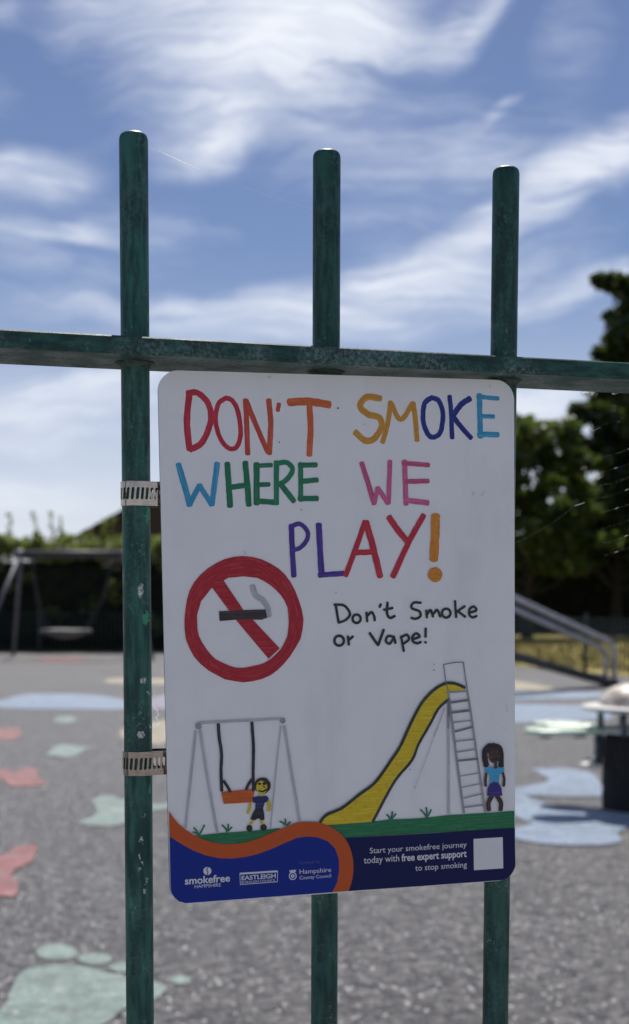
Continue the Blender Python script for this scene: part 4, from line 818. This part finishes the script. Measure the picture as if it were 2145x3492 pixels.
for k, q in enumerate((R(188), R(140), R(8), R(320))):
    c_, s_ = math.cos(q), math.sin(q); ux, uy = Vector((c_,s_,0)), Vector((-s_,c_,0))
    mb = MB(); out = []
    for (r_, w_) in ((.22,.055),(.30,.075),(.40,.125),(.52,.145),(.62,.115),(.665,.05)): out.append((r_, w_))
    ring = [ux*r_+uy*w_ for r_, w_ in out]+[ux*r_-uy*w_ for r_, w_ in reversed(out)]
    n = len(ring); vs = [p+Vector((0,0,.445)) for p in ring]+[p*1.0+Vector((0,0,.478)) for p in ring]
    fs = [tuple(range(n-1,-1,-1)), tuple(range(n,2*n))]+[(i,(i+1)%n,n+(i+1)%n,n+i) for i in range(n)]
    mb.add(vs, fs); st_ = mb.build('seat', M['seat_green'], rk)
    bv = st_.modifiers.new('bevel', 'BEVEL'); bv.width = .012; bv.segments = 2; bv.limit_method = 'ANGLE'
    for r_ in (.36,.56):
        mb = MB(); mb.lathe([(.018,.479),(.018,.486),(.010,.490)], tuple(ux*r_), 10); mb.build('bolt', M['plate'], st_)
        mb = MB(); mb.box(ux*r_+Vector((0,0,.436)), (.05,.09,.018), Matrix.Rotation(q,3,'Z')); mb.build('bracket', M['black_rubber'], st_)
    mb = MB(); mb.tube([ux*.245+Vector((0,0,.45)), ux*.245+Vector((0,0,.25))], .020, 8); ft = mb.build('footrest', M['post'], rk, True)
    mb = MB(); cx_ = ux*.285; mb.lathe([(.052,.252),(.060,.256),(.060,.272),(.052,.278)], tuple(cx_), 16); rounded(mb.build('foot_pad', M['pad'], ft))

# ------------------------------------------------------------------ near railing that carries the sign
SZ = 1.1361
XB = (-.1187, -.0093, .1007)
nf = empty('railing', (0, 0, 0)); tag(nf, 'weathered dark green steel railing with blunt round topped bars close to the camera', 'railing')
RAILZ0, RAILZ1 = SZ+.2045-.0097, SZ+.2045
mb = MB(); mb.box((0, -.0002, (RAILZ0+RAILZ1)/2), (2.4, .0504, .0097), bevel=.0008); mb.build('rail', M['rail'], nf)
mb = MB(); mb.box((0, -.0002, .12), (2.4, .0504, .0097), bevel=.0008); mb.build('rail', M['rail'], nf)
prof = [(.0079, -1.1361+.02)]
zt = .3184; r0 = .0079
prof += [(r0, z) for z in np.linspace(-1.0, zt-.0045, 40)]
prof += [(r0*.985, zt-.0030), (r0*.93, zt-.0016), (r0*.80, zt-.0006), (r0*.55, zt-.0001), (r0*.2, zt)]
bar = MB(); bar.lathe(prof, n=40); bar_a = bar.mesh('bar'); bar_a.materials.append(M['bar_plain']); bar_a.shade_smooth()
bar_b = bar_a.copy(); bar_b.materials.clear(); bar_b.materials.append(M['bar_chipped'])
weld_mb = MB()
weld_mb.lathe([(.0079,-.0034),(.0086,-.0022),(.0094,-.0010),(.0112,.0)], (0,0,RAILZ0-SZ), 28)
weld_me = weld_mb.mesh('weld'); weld_me.materials.append(M['weld']); weld_me.shade_smooth()
for i in range(-9, 10):
    x = XB[1]+(i*.1097)
    o = bpy.data.objects.new('bar', bar_b if i == -1 else bar_a); col.objects.link(o); o.parent = nf; o.location = (x, 0, SZ)
    o.rotation_euler = (0, 0, 0 if i == -1 else i*1.3)
    if i == -1: o['label'] = 'left bar with chipped paint and two steel bands'
    w_ = bpy.data.objects.new('weld', weld_me); col.objects.link(w_); w_.parent = nf; w_.location = (x, 0, SZ)

# ------------------------------------------------------------------ the sign
sg = empty('sign', (0, -.0101, SZ+.0425)); sg.rotation_euler = (0, -.0173, 0)
tag(sg, 'white rounded corner sign with hand drawn no smoking picture fixed to the green railing', 'sign')
W2, H2, TH, RC = .1055, .1492, .0018, .0115
outl = []
for cx_, cz_, a0 in ((W2-RC,H2-RC,0),(-W2+RC,H2-RC,90),(-W2+RC,-H2+RC,180),(W2-RC,-H2+RC,270)):
    for k in range(9): a = R(a0+k*90/8); outl.append((cx_+RC*math.cos(a), cz_+RC*math.sin(a)))
n = len(outl)
vs = [(x, 0, z) for x, z in outl]+[(x, TH, z) for x, z in outl]
mb = MB(); mb.add(vs, [tuple(range(n))], 0); mb.m[-1] = 0
mb.f.append(tuple(range(2*n-1, n-1, -1))); mb.m.append(2)
for i in range(n): mb.f.append((i, n+i, n+(i+1)%n, (i+1)%n)); mb.m.append(1)
mb.build('panel', [M['sign'], M['sign_core'], M['alu']], sg)
layer = [0]
def fr_y():
    layer[0] += 1; return -.00004-.000006*layer[0]
class Draw:
    def __init__(s): s.v = []; s.f = []; s.uv = []; s.m = []; s.mats = []
    def mi(s, k):
        if k not in s.mats: s.mats.append(k)
        return s.mats.index(k)
    def face(s, pts, uvs, k):
        b = len(s.v); s.v += pts; s.f.append(tuple(range(b, b+len(pts)))); s.uv += uvs; s.m.append(s.mi(k))
    def stroke(s, k, w, pts, jit=.07):
        y = fr_y(); rd = random.Random(int(abs(pts[0][0]*100)+w*1000)); u0 = rd.uniform(0, 500)
        c = [Vector((p[0], p[1])) for p in catmull([Vector((x, z, 0)) for x, z in pts], 7)]
        d = [Vector(((c[min(i+1,len(c)-1)]-c[max(i-1,0)]))) for i in range(len(c))]
        d = [q.normalized() if q.length > 1e-6 else Vector((1,0)) for q in d]
        L = [0.0]
        for i in range(1, len(c)): L.append(L[-1]+(c[i]-c[i-1]).length)
        wl = [w*.5*(1+rd.uniform(-jit,jit)) for _ in c]; wr = [w*.5*(1+rd.uniform(-jit,jit)) for _ in c]
        lt = [c[i]+Vector((-d[i].y,d[i].x))*wl[i] for i in range(len(c))]; rt = [c[i]-Vector((-d[i].y,d[i].x))*wr[i] for i in range(len(c))]
        for i in range(len(c)-1):
            q = [lt[i],rt[i],rt[i+1],lt[i+1]]; uv = [(u0+L[i],w),(u0+L[i],0),(u0+L[i+1],0),(u0+L[i+1],w)]
            ya, yb = y-4e-8*i*40/len(c), y-4e-8*(i+1)*40/len(c)
            s.face([(p.x*.001,yy,p.y*.001) for p, yy in zip(q, (ya,ya,yb,yb))], uv, k)
        for e, sg_ in ((0,-1),(-1,1)):          # blunt round ends
            ce, de = c[e], d[e]*sg_; nn = Vector((-de.y,de.x)); hw = (wl[e]+wr[e])*.5
            pts_ = [ce+nn*hw*math.cos(a)+de*hw*.55*math.sin(a) for a in np.linspace(0,math.pi,7)]
            s.face([(p.x*.001,y+(1e-6 if e == 0 else -3e-6),p.y*.001) for p in pts_], [(u0+L[e]+(p-ce).dot(de), (p-ce).dot(nn)+w/2) for p in pts_], k)
    def poly(s, k, pts):
        y = fr_y(); vs = [Vector((x,z,0)) for x,z in pts]
        for tri in tessellate_polygon([vs]):
            q = [vs[i] for i in tri]; s.face([(p.x*.001,y,p.y*.001) for p in q], [(p.x+300,p.y+300) for p in q], k)
    def ring(s, k, pts):
        y = fr_y(); n = len(pts)//2; o, i_ = pts[:n], pts[n:]
        for a in range(n):
            b = (a+1) % n; q = [o[a],o[b],i_[b],i_[a]]
            uv = [(a*8,0),((a+1)*8,0),((a+1)*8,9),(a*8,9)]
            s.face([(p[0]*.001,y,p[1]*.001) for p in q], uv, k)
    def build(s, name):
        me = bpy.data.meshes.new(name); me.from_pydata(s.v, [], s.f); me.polygons.foreach_set('material_index', s.m)
        ul = me.uv_layers.new(name='UVMap'); ul.data.foreach_set('uv', np.array(s.uv, 'f').ravel()); me.update()
        o = link(name, me, sg, [INKM[k] for k in s.mats])
        bm = bmesh.new(); bm.from_mesh(me)
        for f in bm.faces:
            f.normal_update()
            if f.normal.y > 0: f.normal_flip()
        bm.to_mesh(me); bm.free(); return o
order = ['title_lettering','no_smoking_symbol','message_lettering','grass_drawing','swing_drawing','boy_drawing','slide_drawing','girl_drawing','footer_panel','blue_panel','orange_swoosh','blank_label_square','logo_emblems','pen_specks']
DD = dict(DRAW)
for nm in order:
    dw = Draw()
    for kind, k, w, pts in DD[nm]:
        if kind == 's': dw.stroke(k, w, pts, .04 if nm == 'logo_emblems' else .07)
        elif kind == 'p':
            if k in ('navy', 'blue', 'swoosh'):   # print stops at the plate's edge
                lim = [(max(-W2*1000+.02, min(W2*1000-.02, x)), max(-H2*1000+.02, z)) for x, z in pts]
                cl = []
                for x, z in lim:
                    ax, az = abs(x)-(W2-RC)*1000, -z-(H2-RC)*1000
                    if ax > 0 and az > 0 and math.hypot(ax, az) > RC*1000-.05:
                        f = (RC*1000-.05)/math.hypot(ax, az); x = math.copysign((W2-RC)*1000+ax*f, x); z = -((H2-RC)*1000+az*f)
                    cl.append((x, z))
                pts = cl
            dw.poly(k, pts)
        else: dw.ring(k, pts)
    dw.build(nm)
def text_mesh(txt, bold):
    c = bpy.data.curves.new('t', 'FONT'); c.body = txt; c.size = 1; c.resolution_u = 3
    if bold: c.offset = .022
    o = bpy.data.objects.new('t', c); col.objects.link(o); bpy.context.view_layer.update()
    me = bpy.data.meshes.new_from_object(o.evaluated_get(bpy.context.evaluated_depsgraph_get()))
    bpy.data.objects.remove(o); bpy.data.curves.remove(c)
    v = np.zeros(len(me.vertices)*3, 'f'); me.vertices.foreach_get('co', v); v = v.reshape(-1,3)
    f = [tuple(p.vertices) for p in me.polygons]; bpy.data.meshes.remove(me); return v, f
CAPH = text_mesh('H', 0)[0][:,1].max(); 
for part_ in ('footer_lettering', 'logo_lettering'):
    mb = MB(); mats_ = ['print', 'dim']
    for pn, txt, x0, x1, zb, hh, bold, ck in TEXTS:
        if pn != part_: continue
        v, f = text_mesh(txt, bold); y = fr_y()
        X = x0+(v[:,0]-v[:,0].min())/(v[:,0].max()-v[:,0].min())*(x1-x0); Zc = zb+v[:,1]/CAPH*hh
        mb.add(np.stack([X*.001, np.full(len(X), y), Zc*.001],1).tolist(), f, mats_.index(ck))
    o = mb.build(part_, [INKM[k] for k in mats_], sg)
    for p in o.data.polygons:
        if p.normal.y > 0: p.flip()
for z in (.079, -.070):
    mb = MB(); mb.box((-.079, TH+.0055, z-.0), (.014, .011, .013)); mb.build('mounting_clip', M['alu'], sg)

# ------------------------------------------------------------------ perforated steel bands round the left bar
def hose_clamp(z, label, phase, tilt):
    root = empty('band_clamp', (XB[0], 0, z)); tag(root, label, 'clamp', 'steel bands holding the sign'); root.rotation_euler = (0, tilt, 0)
    r = .0084; path = []
    cxe, re = .040, .0026
    for a in np.linspace(90, 270, 25): path.append((r*math.cos(R(a)), r*math.sin(R(a))))
    path.append((0.0008, -r))
    for f in np.linspace(.08, 1, 10): path.append((cxe*f, -r+(r-re)*f))
    for a in np.linspace(-70, 70, 8): path.append((cxe+re*math.cos(R(a)), re*math.sin(R(a))))
    for f in np.linspace(1, .1, 10): path.append((cxe*f, re+(r-re)*(1-f)))
    P_ = np.array(path+[path[0]]); seg = np.linalg.norm(np.diff(P_,axis=0),axis=1); S_ = np.concatenate([[0],np.cumsum(seg)]); LT = S_[-1]
    def pos(s): s = s % LT; return (float(np.interp(s,S_,P_[:,0])), float(np.interp(s,S_,P_[:,1])))
    HB = .0067; n = int(LT/.00262); pitch = LT/n
    mb = MB(); vid = {}; vs = []; fs = []
    def V(s, zz, key=None):
        x, y = pos(s); vs.append((x, y, zz)); return len(vs)-1
    SW, SH, SL = .00078, .0034, .10
    cols = []
    for i in range(n+1):
        s = i*pitch+phase
        cols.append([V(s+SL*zz, zz) for zz in (-HB, -SH, 0, SH, HB)])
    for i in range(n):
        a, b_ = cols[i], cols[(i+1)]
        c_ = (i+.5)*pitch+phase
        sl = [(-SW,-SH+.0006),(-SW*.5,-SH+.0001),(SW*.5,-SH+.0001),(SW,-SH+.0006),(SW,0),(SW,SH-.0006),(SW*.5,SH-.0001),(-SW*.5,SH-.0001),(-SW,SH-.0006),(-SW,0)]
        q = [V(c_+dx+SL*zz, zz) for dx, zz in sl]
        fs += [(a[0],b_[0],q[2],q[1]),(a[0],q[1],q[0],a[1]),(b_[0],b_[1],q[3],q[2]),(a[1],q[0],q[9],a[2]),(b_[1],b_[2],q[4],q[3]),
               (a[2],q[9],q[8],a[3]),(b_[2],b_[3],q[5],q[4]),(a[3],q[8],q[7],a[4]),(b_[3],b_[4],q[6],q[5]),(a[4],q[7],q[6],b_[4])]
    from collections import Counter
    ec = Counter(tuple(sorted((f[k], f[(k+1) % len(f)]))) for f in fs for k in range(len(f)))
    def out_(v):
        x, y, z_ = v; cx_ = min(max(x, 0), cxe); d_ = math.hypot(x-cx_, y) or 1; return (x+(x-cx_)/d_*.0006, y+y/d_*.0006, z_)
    A_ = [out_(v) for v in vs]; mb.add(A_, [tuple(reversed(f)) for f in fs]); mb.add(vs, fs)
    for f in fs:
        for k in range(len(f)):
            p, q = f[k], f[(k+1) % len(f)]
            if ec[tuple(sorted((p, q)))] == 1: mb.add([vs[p], vs[q], A_[q], A_[p]], [(0,1,2,3)])
    mb.build('band', M['steel'], root, True)
    mb = MB(); mb.box((.037,0,0),(.012,.0085,.0115), bevel=.001); mb.build('screw_housing', M['alu'], root)
    return root
CLAMPS = ((SZ+.1226, 'upper slotted steel band around the chipped green bar, near the sign words', .0009, 0.0), (SZ-.0277, 'lower slotted steel band around the chipped green bar, beside the swing drawing', .0016, -.01))
for z, lb, ph, tl in CLAMPS: hose_clamp(z, lb, ph, tl)

# ------------------------------------------------------------------ spider silk
def silk(name, strands, r, label, cat='spider web'):
    mb = MB()
    for st_ in strands:
        rr = r if not callable(r) else [r(i/(len(st_)-1)) for i in range(len(st_))]
        mb.tube(st_, rr, 5)
    o = mb.build(name, M['silk']); tag(o, label, cat); return o
a = Vector((XB[0]+.007, 0, SZ+.3125)); b_ = Vector((XB[1]-.008, .002, SZ+.2860))
silk('silk_thread', [[a.lerp(b_, f)+Vector((0,0,-.0022*math.sin(f*math.pi))) for f in np.linspace(0,1,30)]], lambda f: .000012+.00026*math.exp(-((f-.20)/.10)**2), 'single bright spider thread strung between the tops of two green bars', 'spider thread')  # thread swells near one end to shape in its sun glint
st_ = []
def web_line(x0, z0, x1, z1, sag, r): st_.append(([(x0+(x1-x0)*f, .003, z0+(z1-z0)*f-sag*math.sin(f*math.pi)) for f in np.linspace(0,1,12)], r))
for k in range(10):                      # torn capture threads, each with a thicker dash shaped in for a sun glint
    z = SZ+.098+.0085*k+.001*math.sin(k*5); x = .170-.0012*k+.003*math.sin(k*3.1)
    if k < 8: web_line(x, z-.006, .2095, z+.014, .0035, .000008)
    f = .18+.5*((k*.37) % 1); xa = x+(.2095-x)*f; za = z-.006+.020*f-.0033*math.sin(f*math.pi)
    web_line(xa, za, xa+.0022, za+.0009, 0, .00009)
web_line(.152, SZ+.168, .2095, SZ+.192, .004, .000012); web_line(.161, SZ+.1678, .166, SZ+.170, 0, .00010)
web_line(.1085, SZ+.098, .150, SZ+.122, .002, .000010); web_line(.150, SZ+.122, .156, SZ+.124, 0, .00010)
mbw = MB()
for p_, r_ in st_: mbw.tube(p_, r_, 5)
tag(mbw.build('spider_web', M['silk']), 'torn spider web glinting below the green rail at the right edge', 'spider web')
tx = XB[0]+.0085; tz = SZ-.002
silk('silk_tuft', [[(tx,-.002,tz+.0052),(tx+.002,-.002,tz+.0038),(tx+.0026,-.002,tz+.001),(tx+.0012,-.002,tz-.0008)], [(tx+.0008,-.002,tz),(tx+.0022,-.002,tz-.0016),(tx+.001,-.002,tz-.003),(tx+.003,-.002,tz-.0036)], [(tx-.0002,-.002,tz-.0032),(tx+.0016,-.002,tz-.0044),(tx+.0010,-.002,tz-.0028),(tx+.0028,-.002,tz-.0050)]], .00022, 'tiny tangle of white silk stuck to the side of the chipped green bar', 'silk')
